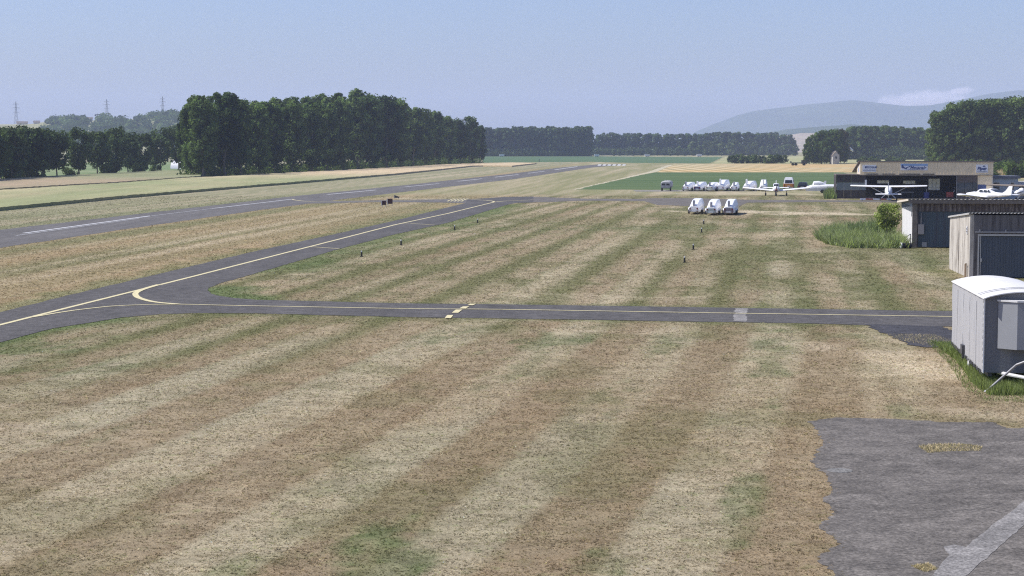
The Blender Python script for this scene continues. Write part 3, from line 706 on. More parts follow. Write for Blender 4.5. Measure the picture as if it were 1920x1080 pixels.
for i in range(16):
    qx = 1758 + i * 9; d = 600 + rt.uniform(-15, 15); g = at(qx, d)
    plant(K_bush, 'bright_shrub', 'bright green shrub at the foot of the big wood behind the hangar roof', 'shrub', 'shrubs at the foot of the big wood', g.x, d, hz(302 + rt.uniform(-4, 4), d), 1.2)
g = at(1912, 455); plant(K_edge, 'thin_tree', 'dark thin tree standing in front of the bright thicket at the right edge', 'tree', None, g.x, g.y, 4.5, 1.0)
for qx in (1609, 1616, 1628, 1634, 1641, 1665, 1672, 1679, 1687, 1735):
    d = 880 + rt.uniform(-20, 20); g = at(qx, d); plant(K_dbush, 'field_shrub', 'low shrub on the pale meadow just above the hangar roof', 'shrub', 'low shrubs on the meadow above the hangar roof', g.x, d, 2.0 + rt.random(), 1.3)

# wooded hillside, far left: one mass
def hill_woods():
    rg = np.random.default_rng(4); VV, FF, TT = [], [], []; b = 0
    tab = [(60, 231), (85, 229), (100, 221), (112, 217), (140, 218.5), (160, 224), (172, 226), (184, 219), (190, 224), (205, 219), (214, 227), (250, 229), (270, 224), (292, 219), (305, 221), (318, 216), (335, 214), (360, 214)]
    for i in range(420):
        px = rg.uniform(84, 372); d = rg.uniform(1900, 2560)
        if d > 2300 and (205 < px < 258 or 165 < px < 182 or px < 100): continue
        if d > 2440 and rg.random() < .45: continue
        r = rg.uniform(5, 9.5)
        Hh = hz(float(np.interp(px, [84, 150, 200, 240, 300, 360], [229, 227, 226, 224, 220, 216])), 2500)
        zz = Hh * math.cos((d - 2500) / 700 * math.pi / 2) ** 1.3
        p = at(px, d, zz + r * 1.0)
        k = 110; dd = rg.normal(size=(k, 3)); dd /= np.linalg.norm(dd, axis=1)[:, None]
        cen = np.array([p.x, p.y, p.z - r * .8]) + dd * r * rg.uniform(.6, 1.05, k)[:, None] * np.array([1, 1, .85])
        V, Fq = leaf_quads(cen, dd, 1.7, rg); VV.append(V); FF.append(Fq + b); b += len(V); TT.append(np.full(len(V), rg.uniform(.2, .9)))
    o = link_mesh('hillside_woods', np_mesh('hillside_woods', np.concatenate(VV), np.concatenate(FF), ML_far, False, np.concatenate(TT)))
    tag(o, 'dark woods covering the far hillside below the pylons', 'woods', None, 'stuff')
hill_woods()

def undergrowth(name, label, a, b, n, h, mat, depth=6.0, seed=1, leaf=.3):
    rg = np.random.default_rng(seed); t = rg.uniform(0, 1, n); A, B = G(*a), G(*b)
    x = A.x + (B.x - A.x) * t + rg.uniform(-depth, 0, n) * .9; y = A.y + (B.y - A.y) * t + rg.uniform(0, depth, n)
    z = rg.uniform(0, 1, n) ** 1.3 * h * (0.5 + vnoise(t * 60, t * 0, seed))
    V, Fq = leaf_quads(np.stack([x, y, z], 1), rg.normal(size=(n, 3)), leaf, rg)
    tag(link_mesh(name, np_mesh(name, V, Fq, mat, False, np.repeat(np.clip(rg.normal(.45, .25, n), 0, 1), 4))), label, 'undergrowth', None, 'stuff')
undergrowth('undergrowth', 'dark leafy undergrowth along the foot of the tall wood beside the wheat', (384, 331.5), (908, 305.6), 26000, 2.6, ML_poplar, 9, 3)

# grass tufts -----------------------------------------------------------
def tufts(name, label, poly, n, h, mat, seed=1, width=0.02, lean=0.35, world=False, cat='grass'):
    rg = np.random.default_rng(seed); P = poly if world else [G(*p) for p in poly]
    xs = np.array([p.x for p in P]); ys_ = np.array([p.y for p in P])
    X = rg.uniform(xs.min(), xs.max(), n * 3); Y = rg.uniform(ys_.min(), ys_.max(), n * 3)
    ins = np.zeros(len(X), bool); j = len(P) - 1
    for i in range(len(P)):
        c = ((ys_[i] > Y) != (ys_[j] > Y)) & (X < (xs[j] - xs[i]) * (Y - ys_[i]) / (ys_[j] - ys_[i] + 1e-12) + xs[i]); ins ^= c; j = i
    X, Y = X[ins][:n], Y[ins][:n]; n = len(X)
    a = rg.uniform(0, 6.28, n); L = h * rg.uniform(.45, 1.1, n) * (0.55 + 0.9 * vnoise(X * .8, Y * .5, seed)); ln = L * lean * rg.uniform(.2, 1.3, n); b = rg.uniform(0, 6.28, n)
    wx, wy = np.cos(a) * width, np.sin(a) * width
    v0 = np.stack([X - wx, Y - wy, 0 * X], 1); v1 = np.stack([X + wx, Y + wy, 0 * X], 1)
    v2 = np.stack([X + np.cos(b) * ln, Y + np.sin(b) * ln, L], 1)
    V = np.stack([v0, v1, v2], 1).reshape(-1, 3)
    tag(link_mesh(name, np_mesh(name, V, np.arange(3 * n).reshape(-1, 3), mat, False, np.repeat(np.clip(rg.normal(.5, .28, n), 0, 1), 3))), label, cat, None, 'stuff')
MT_green = M_leaf('tall_grass', (0.13, 0.18, 0.085), (0.30, 0.33, 0.19), 0.45, 1.6)
MT_lush = M_leaf('lush_grass', (0.10, 0.145, 0.05), (0.24, 0.28, 0.12), 0.45, 2.5)
MT_dry = M_leaf('dry_grass', (0.36, 0.29, 0.17), (0.52, 0.43, 0.27), 0.2, 0.5)
tufts('tall_weeds', 'clump of tall grey green weeds beside the small tree', [(1529, 447), (1545, 437), (1590, 432), (1640, 437), (1686, 452), (1704, 466), (1640, 466), (1590, 465), (1550, 458)], 12000, 0.85, MT_green, 3, 0.04, 1.0)
tufts('tall_weeds', 'taller weed stalks at the back of the grey green clump', [(1590, 436), (1640, 434), (1680, 446), (1650, 450), (1600, 446)], 1500, 1.3, MT_green, 13, 0.05, .5)
tufts('long_grass', 'long green grass growing round the white covered trailer', [(1752, 646), (1790, 648), (1846, 696), (1925, 708), (1925, 742), (1855, 742), (1822, 718), (1795, 678)], 11000, 0.26, MT_lush, 4, 0.012)
tufts('long_grass', 'thin fringe of green grass spreading out from the white covered trailer', [(1735, 640), (1790, 642), (1846, 690), (1925, 700), (1925, 756), (1845, 752), (1806, 728), (1780, 684)], 3500, 0.14, MT_lush, 14, 0.010, .8)
tufts('dry_grass', 'strip of tall yellow grass in front of the thicket', [(1856, 333), (1960, 333), (1960, 326), (1856, 326)], 5000, 1.6, MT_dry, 5, 0.12)
tufts('dry_tuft', 'tuft of dry grass growing through the grey apron', [(1722, 838), (1760, 833), (1800, 832), (1842, 838), (1838, 846), (1780, 847), (1740, 850)], 2600, 0.07, MT_dry, 6, 0.008, 0.8)
tufts('dry_tuft', 'small dry tuft beside the pale concrete strip', [(1708, 1062), (1740, 1058), (1758, 1068), (1735, 1074)], 900, 0.06, MT_dry, 7, 0.008, 0.8)
tufts('pale_weeds', 'pale bushy weeds against the left end of the hangar', [(1550, 368), (1568, 366), (1568, 373), (1545, 373)], 2500, 1.3, MT_green, 8, 0.06)
tufts('dry_grass', 'dry grass broken through the dark asphalt left of the white trailer', [(1650, 626), (1750, 628), (1790, 640), (1745, 650), (1690, 640)], 2600, 0.06, MT_dry, 9, 0.01, 0.8)

undergrowth('undergrowth', 'dark scrub along the foot of the wood behind the hangar', (1580, 299.2), (1756, 299.6), 9000, 6.0, ML_far, 12, 5, .6)
undergrowth('undergrowth', 'dark scrub along the foot of the wood at the end of the runway', (912, 293.3), (1116, 293.2), 7000, 4.5, ML_far, 12, 6, .7)
undergrowth('undergrowth', 'dark scrub along the foot of the long wood in the middle distance', (1114, 291.4), (1488, 291.4), 12000, 5.0, ML_far, 12, 7, .8)

# short mown grass: real tufts over the near field
def M_short():
    n = NT('short_grass'); at_ = n.n('Attribute', attribute_name='tcol')
    d = n.n('BsdfDiffuse'); t = n.n('BsdfTranslucent'); n.l(at_.outputs['Color'], d.inputs[0]); n.l(at_.outputs['Color'], t.inputs[0])
    mx = n.n('MixShader'); mx.inputs[0].default_value = .5
    n.l(d.outputs[0], mx.inputs[1]); n.l(t.outputs[0], mx.inputs[2]); n.l(mx.outputs[0], n.out.inputs[0]); return n.m
def in_poly(X, Y, P):
    ins = np.zeros(len(X), bool); j = len(P) - 1
    for i in range(len(P)):
        c = ((P[i].y > Y) != (P[j].y > Y)) & (X < (P[j].x - P[i].x) * (Y - P[i].y) / (P[j].y - P[i].y + 1e-12) + P[i].x); ins ^= c; j = i
    return ins
def short_grass():
    rg = np.random.default_rng(21); Xs, Ys, Hs = [], [], []
    for y0, y1, dens, h in ((24, 42, 270, .026), (42, 62, 170, .030), (62, 90, 85, .037), (90, 135, 36, .05), (135, 200, 12, .065), (200, 280, 4.0, .08)):
        wmax = .31 * y1 + 3; n = int((y1 - y0) * 2 * wmax * dens)
        X = rg.uniform(-wmax, wmax, n); Y = rg.uniform(y0, y1, n); k = np.abs(X) < .30 * Y + 2
        X, Y = X[k], Y[k]; Xs.append(X); Ys.append(Y); Hs.append(h * rg.uniform(.5, 1.2, len(X)))
    X, Y, H = map(np.concatenate, (Xs, Ys, Hs))
    P = SHEETS
    keep = np.ones(len(X), bool)
    for nm, poly in P:
        jt = {'apron': .13, 'asphalt_patch': .3}.get(nm, .05)
        keep &= ~in_poly(X + rg.normal(0, jt, len(X)), Y + rg.normal(0, jt, len(X)), poly)
    cl = fbm(X * 2.2, Y * 2.2, 55)
    keep &= rg.uniform(0, 1, len(X)) < smooth(.25, .60, cl) * .75 + .25
    X, Y, H, cl = X[keep], Y[keep], H[keep], cl[keep]; n = len(X)
    js = np.clip(Y * .004, .06, .8); C = ground_colour(X + rg.normal(0, 1, n) * js * .6, Y + rg.normal(0, 1, n) * js)
    lum = np.exp(rg.normal(0.17, .42, n))[:, None]; C = C * lum
    g = (rg.uniform(0, 1, n) < .10)[:, None]; C = np.where(g, C * np.array([.72, .84, .58]), C)
    V, K, Q = [], [], []
    for b in range(3):
        a = rg.uniform(0, 6.28, n); wd = H * rg.uniform(.25, .55, n); b2 = rg.uniform(0, 6.28, n); ln = H * rg.uniform(.8, 2.2, n); ox, oy = rg.normal(0, .5, n) * H, rg.normal(0, .5, n) * H
        v0 = np.stack([X + ox - np.cos(a) * wd, Y + oy - np.sin(a) * wd, 0 * X], 1); v1 = np.stack([X + ox + np.cos(a) * wd, Y + oy + np.sin(a) * wd, 0 * X], 1)
        v2 = np.stack([X + ox + np.cos(b2) * ln, Y + oy + np.sin(b2) * ln, H * rg.uniform(.5, 1.1, n)], 1)
        V.append(np.stack([v0, v1, v2], 1).reshape(-1, 3)); K.append(np.repeat(C * rg.uniform(.8, 1.2, n)[:, None], 3, 0))
    V = np.concatenate(V); K = np.clip(np.concatenate(K), 0, .8)
    me = np_mesh('short_grass', V, np.arange(len(V)).reshape(-1, 3), M_short())
    at_ = me.attributes.new('tcol', 'FLOAT_COLOR', 'POINT'); at_.data.foreach_set('color', np.concatenate([K, np.ones((len(K), 1))], 1).astype(np.float32).ravel())
    tag(link_mesh('short_grass', me), 'short dry mown grass of the airfield', 'grass', None, 'stuff')
short_grass()

# ------------------------------------------------------------------ buildings
M_shut = M_streak('slate_door', (0.075, 0.092, 0.118), (0.045, 0.055, 0.07), 0.6, 9.0, 0.6)
M_shut2 = M_streak('teal_door', (0.062, 0.088, 0.108), (0.05, 0.045, 0.06), 0.8, 5.0, 0.6)
M_wallc = M_streak('stained_concrete', (0.52, 0.485, 0.43), (0.11, 0.085, 0.065), 0.95, 2.4)
M_wallf = M_streak('shaded_concrete', (0.15, 0.14, 0.14), (0.045, 0.04, 0.04), 1.0, 5.0)  # same concrete on the front, its shade painted into the base; run-off stains kept
M_wallw = M_streak('white_render', (0.66, 0.65, 0.64), (0.40, 0.38, 0.36), 0.3, 2.0)
M_band = M_streak('peeling_boards', (0.060, 0.042, 0.040), (0.34, 0.29, 0.26), 0.9, 6.0)
M_eav = M('eaves_board', (0.16, 0.135, 0.115), 0.85, 0, 0.25, 4.0)
M_eternit = M('fibre_cement', (0.40, 0.39, 0.37), 0.9, 0, 0.2, 2.0, None, 0.01)
M_cream = M('cream_cladding', (0.80, 0.655, 0.43), 0.75, 0, 0.08, 1.0)
M_creamw = M('cream_wall', (0.62, 0.55, 0.45), 0.8, 0, 0.06, 1.0)
M_brown = M('dark_brown_panel', (0.045, 0.036, 0.034), 0.7, 0, 0.2, 2.0)
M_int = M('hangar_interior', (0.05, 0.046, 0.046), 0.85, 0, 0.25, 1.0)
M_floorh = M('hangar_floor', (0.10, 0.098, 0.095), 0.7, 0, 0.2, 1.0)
M_signw = M('sign_white', (0.70, 0.71, 0.74), 0.5, 0, 0.04, 1.0)
M_signb = M('sign_blue', (0.05, 0.075, 0.19), 0.5, 0, 0.06, 1.0)
M_signs = M('sign_sky_blue', (0.22, 0.34, 0.56), 0.5, 0, 0.2, 1.5)
M_blgrey = M('blue_grey_wall', (0.30, 0.35, 0.40), 0.8, 0, 0.06, 1.0)
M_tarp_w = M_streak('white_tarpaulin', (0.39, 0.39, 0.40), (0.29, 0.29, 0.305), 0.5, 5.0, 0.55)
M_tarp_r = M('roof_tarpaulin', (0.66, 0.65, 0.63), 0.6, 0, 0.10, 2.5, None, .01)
M_tarp_shade = M_streak('shaded_tarpaulin', (0.145, 0.148, 0.158), (0.21, 0.21, 0.22), 0.35, 2.0, 0.5)  # front sheet of the white cover, darkened in colour to stand for shade
M_winc = M('brown_cover', (0.16, 0.135, 0.115), 0.8, 0, 0.1, 2.0)

def corrugated(m, x0, x1, y0, y1, z0, z1, pitch=0.18, amp=0.025, th=0.02):
    n = int((x1 - x0) / pitch * 4); top, rings = [], []
    for i in range(n + 1):
        x = x0 + (x1 - x0) * i / n; w = amp * math.sin(i * math.pi / 2)
        rings.append([(x, y0, z0 + w), (x, y1, z1 + w), (x, y1, z1 + w - th), (x, y0, z0 + w - th)])
    return m.loft(rings)

def garage(name, label, loc, rz, w, depth, hf, hb, door_x, door_z, old):
    t = thing(name, label, 'hangar', loc, rz)
    th = 0.22
    mw = M_wallc if old else M_wallw
    # side walls follow the roof slope
    for x, nm in ((0, 'wall'), (w - th, 'wall')):
        m = MB().poly([(x, 0.003, 0), (x, depth, 0), (x, depth, hb - .06), (x, 0.003, hf - .06)], (th, 0, 0))
        if old and x == 0:
            m.box((x - .015, depth * .52, hf * .45), (.03, .10, hf * .9))
        m.build(nm, mw, t)
    MB().span((th, depth - th, 0), (w - th, depth, hb - .08)).build('wall', mw, t)
    d0, d1 = door_x; f = MB()
    f.span((th, 0, 0), (d0, .2, hf - .10)); f.span((d1, 0, 0), (w - th, .2, hf - .10)); f.span((d0, 0.002, door_z), (d1, .2, hf - .10))
    if old:
        f.build('front_wall', M_wallf, t)
    else:
        f.build('front_wall', M_band, t)
    dr = MB().span((d0, .08, .05), (d1, .14, door_z))
    k = 0.32; x = d0 + k / 2
    while x < d1:
        dr.span((x - .05, .055, .06), (x + .05, .08, door_z - .02)); x += k
    door = dr.build('sliding_door', M_shut if old else M_shut2, t)
    if old:
        r = MB().span((d0 - .25, -.10, door_z + .12), (d1 + .2, -.04, door_z + .19))
        x = d0
        while x < d1: r.box((x, -.05, door_z + .22), (.06, .08, .16)); x += 1.45
        r.build('door_rail', GREY, t)
        fr = MB().span((d0 - .10, -.03, .05), (d0 - .02, .05, door_z + .03)).span((d0 + .04, -.01, .05), (d0 + .08, .05, door_z + .03)).span((d0 - .02, -.03, door_z - .06), (d1, .04, door_z + .03))
        fr.build('door_frame', CHROME, t)
        MB().box((d0 + .10, -.05, 1.05), (.06, .1, .18)).build('handle', CHROME, door)
        MB().box((-.03, depth * .12, hf - 1.0), (.05, .22, .42)).build('number_plate', M_signw, t)
        MB().box((-.06, depth * .12, hf - .93), (.02, .10, .08)).box((-.06, depth * .12, hf - 1.08), (.02, .10, .08)).build('plate_number', DGREY, t)
        p = MB().tube((-.12, .7, 0), (-.12, .7, .75), .05).tube((-.12, .45, 0), (-.12, .45, .80), .04).tube((-.12, .7, .75), (-.12, .45, .80), .04)
        p.build('drain_pipe', WOOD, t)
    else:
        MB().span((-.02, -.10, 0), (.33, -.002, hf - .32)).build('corner_post', M_eav, t)
        MB().span((.42, -.13, 1.02), (.84, -.01, 1.75)).tube((.63, -.06, 1.75), (.63, -.06, 2.6), .025).build('meter_box', M('meter_box_grey', (0.27, 0.25, 0.25), .6), t)
        MB().box((.9, .04, .25), (.35, .03, .35)).build('door_vent', GREY, door)
        MB().span((-.05, .15, hb - .45), (-.003, depth - .02, hb - .06)).poly([(-.05, .15, hb - .45), (-.05, .15, hf - .12), (-.05, depth, hb - .10), (-.05, depth, hb - .45)], (.044, 0, 0)).build('gable_shade', M('gable_shade_grey', (0.20, 0.22, 0.25), .8), t)  # grey sheet painted in for the shadow under the roof overhang
        MB().box((-.03, .5, hf - 1.05), (.05, .12, .5)).build('sign_plate', GREY, t)
    ov = 0.08 if old else .35
    rf = MB(); corrugated(rf, -ov, w + .15, -ov - .03, depth + .25, hf + .03, hb + .02, .20 if old else .30, .022)
    roof = rf.build('roof', M_eternit, t)
    if old: MB().poly([(-ov - .02, -ov, hf - .06), (-ov - .02, depth + .2, hb - .06), (-ov - .02, depth + .2, hb + .02), (-ov - .02, -ov, hf + .03)], (.09, 0, 0)).build('verge', M_eternit, roof)
    else:
        MB().span((-.30, -.34, hf - .30), (w + .1, -.26, hf - .02)).build('eaves_board', M_eav, roof)
        MB().poly([(-ov - .03, -ov, hf - .10), (-ov - .03, depth + .25, hb - .10), (-ov - .03, depth + .25, hb + .04), (-ov - .03, -ov, hf + .04)], (.08, 0, 0)).build('verge', M_creamw, roof)
    return t
a = G(1817, 521.5)
garage('garage_hangar', 'low concrete hangar with stained grey side wall and slate blue door behind the white trailer', a, R(-5.5), 9.0, 8.0, 3.72, 3.22, (0.55, 8.4), 2.5, True)
b = G(1710, 464.5)
garage('garage_hangar', 'low hangar with white side wall and dark peeling boards over its teal door', b, R(-8), 13.0, 10.8, 3.62, 3.15, (.42, 12.4), 2.72, False)

# main hangar
H0 = G(1612, 372.5); HR = R(-7)
def M_frosted():
    n = NT('frosted_glass'); t = n.n('BsdfTranslucent'); t.inputs[0].default_value = (0.75, 0.8, 0.85, 1); tr = n.n('BsdfTransparent'); mx = n.n('MixShader'); mx.inputs[0].default_value = .35
    n.l(t.outputs[0], mx.inputs[1]); n.l(tr.outputs[0], mx.inputs[2]); n.l(mx.outputs[0], n.out.inputs[0]); return n.m
M_frost = M_frosted()
def main_hangar():
    t = thing('airfield_hangar', 'open fronted hangar with beige fascia and company signs', 'hangar', H0, HR)
    w, dw, dr, zt, zb = 18.95, 7.0, 15.0, 5.3, 3.52
    zs = lambda y: zt - (zt - 3.55) * y / dr
    f = MB().span((0, -.15, zb), (w, .05, zt))
    x = .5
    while x < w: f.span((x - .02, -.17, zb + .12), (x + .02, -.15, zt - .06)); x += .5
    fas = f.build('fascia', M_cream, t)
    MB().span((-.05, -.22, zt), (w + .05, .12, zt + .09)).span((-.02, -.22, zb - .10), (w + .02, -.0, zb - .002)).build('trim', M('fascia_trim', (0.36, 0.31, 0.25), .8), fas)
    st = MB()
    for x0, x1 in ((.9, 2.6), (3.2, 5.0), (5.6, 8.6), (9.0, 10.6)): st.span((x0, -.19, zb + .02), (x1, -.172, zb + .14))
    st.build('gutter_stain', M_brown, fas)
    m = MB().poly([(0, .052, zb - .05), (0, dw, zb - .05), (0, dw, zs(dw) - .05), (0, .052, zt - .05)], (.15, 0, 0)).build('wall', M_creamw, t)
    MB().span((-.02, 2.6, zb + .35), (-.003, 3.6, zb + .95)).build('window', M_signs, m)
    MB().poly([(w - .15, .052, 0), (w - .15, dw, 0), (w - .15, dw, zs(dw) - .05), (w - .15, .052, zt - .05)], (.15, 0, 0)).build('wall', M_creamw, t)
    MB().poly([(-.25, -.2, zt + .09), (-.25, dr, 3.62), (-.25, dr, 3.74), (-.25, -.2, zt + .21)], (w + .5, 0, 0)).build('roof', M_eav, t)
    # back wall with windows
    ops = [(3.0, 4.75, 2.05, 2.6), (6.8, 8.6, 2.0, 2.55), (10.5, 12.2, 1.1, 2.85)]
    bw = MB(); xs = .15
    for (o0, o1, q0, q1) in ops:
        bw.span((xs, dw - .15, 0), (o0, dw, 4.3)); bw.span((o0, dw - .15, 0), (o1, dw, q0)); bw.span((o0, dw - .15, q1), (o1, dw, 4.3)); xs = o1
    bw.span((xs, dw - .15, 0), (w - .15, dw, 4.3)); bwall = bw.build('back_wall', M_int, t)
    for (o0, o1, q0, q1) in ops:
        MB().span((o0, dw - .03, q0), (o1, dw - .02, q1)).build('window_pane', M_frost, bwall)
        g = MB(); g.span((o0, dw - .1, q0), (o1, dw - .04, q0 + .06)).span((o0, dw - .1, q1 - .06), (o1, dw - .04, q1))
        k = 3
        for i in range(k + 1):
            xx = o0 + (o1 - o0) * i / k; g.span((max(o0, xx - .03), dw - .1, q0 + .06), (min(o1, xx + .03), dw - .04, q1 - .06))
        g.build('window_frame', OFFW, bwall)
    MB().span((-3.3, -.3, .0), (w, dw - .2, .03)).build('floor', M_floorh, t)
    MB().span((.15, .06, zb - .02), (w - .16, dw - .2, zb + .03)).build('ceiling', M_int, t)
    # left lean-to
    lt = MB().span((-3.45, -.1, 3.42), (.85, 6, 3.55)).build('lean_to_roof', M_eav, t)
    for i in range(4):
        x0 = -3.35 + i * 1.05
        MB().span((x0, 0, 2.35), (x0 + 1.03, .08, 3.42)).build('upper_panel', M_brown, t); p = MB().span((x0, 0, .03), (x0 + 1.03, .08, 1.25)).build('lower_panel', M_brown, t)
        MB().span((x0, .01, 1.25), (x0 + .06, .07, 2.35)).build('mullion', GREY, p)
    MB().span((-3.35, .03, 1.26), (.85, .05, 2.34)).build('window', M('hazy_glass', (0.16, 0.19, 0.20), .12), t)
    MB().span((-3.3, .07, 1.26), (-2.85, .09, 2.34)).build('curtain', OFFW, t)
    MB().span((-3.45, .1, 0), (-3.36, 5.9, 3.42)).build('side_wall', M_brown, t)
    MB().span((.70, -.06, 1.75), (.98, -.012, 2.75)).build('white_board', WHITE, t)
    # right doors
    for x0, x1 in ((13.85, 14.95), (14.97, 16.05), (16.07, 16.75)):
        MB().span((x0, .0, 2.4), (x1, .08, zb - .12)).build('upper_panel', M('brown_door', (0.115, 0.09, 0.075), .7), t); p = MB().span((x0, 0, .03), (x1, .08, 1.0)).build('lower_panel', M('brown_door', (0.115, 0.09, 0.075), .7), t)
        MB().span((x0 + .02, .02, 1.0), (x1 - .02, .06, 2.4)).build('pane', M('grey_glass', (0.06, 0.075, 0.09), .1), p)
    MB().span((13.78, -.03, .03), (13.85, .1, zb - .11)).build('door_post', GREY, t)
    MB().span((16.78, -.02, 0), (w - .16, .1, zb - .11)).build('front_wall', M_cream, t)
    MB().span((16.8, -.05, .9), (18.0, -.022, 2.1)).build('notice_board', M_signb, t)
    return t, w, zb, zt
hangar, HW, HZB, HZT = main_hangar()

def text_mesh(txt, size, shear=0.0, bold=0.0):
    cu = bpy.data.curves.new('t', 'FONT'); cu.body = txt; cu.size = size; cu.align_x = 'CENTER'; cu.align_y = 'CENTER'; cu.extrude = 0.008; cu.shear = shear; cu.offset = bold; cu.resolution_u = 3
    o = bpy.data.objects.new('t', cu); COL.objects.link(o); bpy.context.view_layer.update()
    me = bpy.data.meshes.new_from_object(o.evaluated_get(bpy.context.evaluated_depsgraph_get()))
    bpy.data.objects.remove(o); return me
def sign(label, x0, x1, z0, z1, build):
    t = thing('company_sign', label, 'sign', hangar.matrix_basis @ Vector(((x0 + x1) / 2, -.18, (z0 + z1) / 2)), HR)
    hw, hh = (x1 - x0) / 2, (z1 - z0) / 2
    MB().span((-hw, -.05, -hh), (hw, 0.0, hh)).build('board', M_signw, t); build(t, hw, hh)
def lettering(t, txt, size, x, z, mat, shear=0.0, bold=0.01):
    me = text_mesh(txt, size, shear, bold); me.materials.clear(); me.materials.append(mat)
    o = link_mesh('lettering', me, t); o.location = (x, -.06, z); o.rotation_euler = (math.pi / 2, 0, 0)
bpy.context.view_layer.update()
def s1(t, hw, hh):
    MB().span((-hw + .35, -.062, .02), (-hw + .62, -.05, .30)).build('emblem', M_signb, t)
    lettering(t, 'TECNAM', .40, .28, .16, M_signb); MB().span((-hw + .1, -.058, -.30), (hw - .1, -.05, -.22)).build('stripe', M_signb, t)
def s2(t, hw, hh):
    MB().span((-hw, -.056, hh * .35), (hw, -.05, hh)).build('sky_band', M_signs, t)
    m = MB(); m.poly([(-hw + .1, -.062, -.1), (-hw + .9, -.062, -.34), (-hw + 1.0, -.062, -.28), (-hw + .5, -.062, .0), (-hw + .3, -.062, .35), (-hw + .15, -.062, .35)], (0, .012, 0))
    m.poly([(-hw + .7, -.063, -.08), (-hw + 1.5, -.063, .22), (-hw + 1.55, -.063, .15), (-hw + .8, -.063, -.2)], (0, .012, 0)); m.build('plane_emblem', M_signb, t)
    lettering(t, 'Mecanair', .62, .55, -.08, M_signb, .25, .015); MB().span((-.9, -.058, -hh + .08), (hw - .5, -.05, -hh + .14)).build('stripe', M_signb, t)
def s3(t, hw, hh):
    lettering(t, 'Piper', .62, -.02, .0, M_signb, .2, .03)
    m = MB(); m.poly([(0.05, -.062, .26), (.50, -.062, .26), (.28, -.062, .52)], (0, .012, 0)); m.build('emblem', M_signb, t)
    MB().span((-hw + .12, -.058, -hh + .12), (hw - .12, -.05, -hh + .2)).build('stripe', GREY, t)
px2x = lambda px: (px - 1612) / (1858 - 1612) * HW
sign('small white sign with dark blue capitals at the left end of the hangar fascia', px2x(1616), px2x(1641.5), HZB + .40, HZB + 1.40, s1)
sign('wide sign with blue sky band, plane emblem and slanted lettering on the hangar fascia', px2x(1687), px2x(1737), HZB + .62, HZB + 1.58, s2)
sign('white sign with bold slanted blue word and triangle at the right end of the fascia', px2x(1826), px2x(1848), HZB + .32, HZB + 1.46, s3)

def club_house():
    o = hangar.matrix_basis @ Vector((HW + .03, 1.2, 0)); t = thing('flat_roof_office', 'low blue grey office with flat dark roof beside the hangar', 'building', o, HR)
    w, h = 3.7, 2.95
    wm = MB()
    for a, b in (((0, 0, 0), (w, .2, 1.3)), ((0, 0, 2.45), (w, .2, h)), ((0, 0, 1.3), (.15, .2, 2.45)), ((1.15, 0, 1.3), (2.6, .2, 2.45)), ((3.2, 0, 1.3), (w, .2, 2.45))): wm.span(a, b)
    wm.span((0, .2, 0), (.2, 6, h)).span((w - .2, .2, 0), (w, 6, h)).span((.2, 5.8, 0), (w - .2, 6, h)); wm.build('wall', M_blgrey, t)
    for a, b in ((.15, 1.15), (2.6, 3.2)):
        f = MB().span((a, .03, 1.3), (a + .05, .12, 2.45)).span((b - .05, .03, 1.3), (b, .12, 2.45)).span((a + .05, .03, 1.84), (b - .05, .12, 1.92)).span((a + .05, .03, 2.38), (b - .05, .12, 2.45)).build('window', OFFW, t)
        MB().span((a + .05, .13, 1.3), (b - .05, .15, 2.45)).build('pane', GLASS, f)
    MB().span((-.0, -.25, h), (w + .3, 6.2, h + .38)).build('roof', M('office_fascia', (0.10, 0.11, 0.14), .7), t)
club_house()
o = hangar.matrix_basis @ Vector((HW + 4.4, 6, 0))
t = thing('garden_shed', 'small white shed to the right of the blue grey office', 'shed', o, HR)
MB().span((0, 0, 0), (1.6, 2, 2.3)).build('wall', WHITE, t); MB().span((-.1, -.1, 2.3), (1.7, 2.1, 2.42)).build('roof', OFFW, t)
MB().span((.4, -.03, 0), (1.1, -.002, 1.9)).build('door', OFFW, t)
o = hangar.matrix_basis @ Vector((HW + 5.2, 2.5, 0))
t = thing('caravan', 'grey caravan with dark window at the right edge behind the hangars', 'caravan', o, HR)
MB().loft([[(0, 0, .5), (4.2, 0, .5), (4.2, 0, 2.3), (3.9, 0, 2.55), (.3, 0, 2.55), (0, 0, 2.3)], [(0, 2.1, .5), (4.2, 2.1, .5), (4.2, 2.1, 2.3), (3.9, 2.1, 2.55), (.3, 2.1, 2.55), (0, 2.1, 2.3)]]).build('body', M('caravan_grey', (0.36, 0.34, 0.38), .5), t)
MB().span((.5, -.03, 1.4), (1.7, -.003, 2.0)).build('window', GLASS, t)
for x in (1.4, 2.6): MB().tube((x, -.03, .33), (x, .2, .33), .33, .33, 14).build('wheel', BLACK, t)

# hut in the clump of trees
g = at(1564.5, 808)
t = thing('gabled_hut', 'small pale gabled hut standing among the dark trees', 'hut', g, R(8))
MB().poly([(-1.5, 0, 0), (1.5, 0, 0), (1.5, 0, 3.8), (0, 0, 5.6), (-1.5, 0, 3.8)], (0, 4, 0)).build('wall', M('pale_hut_wall', (0.42, 0.42, 0.40), .85), t)
MB().poly([(-1.75, -.2, 3.6), (0, -.2, 5.72), (1.75, -.2, 3.6), (1.75, -.2, 3.78), (0, -.2, 5.9), (-1.75, -.2, 3.78)], (0, 4.4, 0)).build('roof', M_eav, t)
MB().span((-.4, -.04, 2.4), (.4, -.003, 3.4)).build('window', GLASS, t)

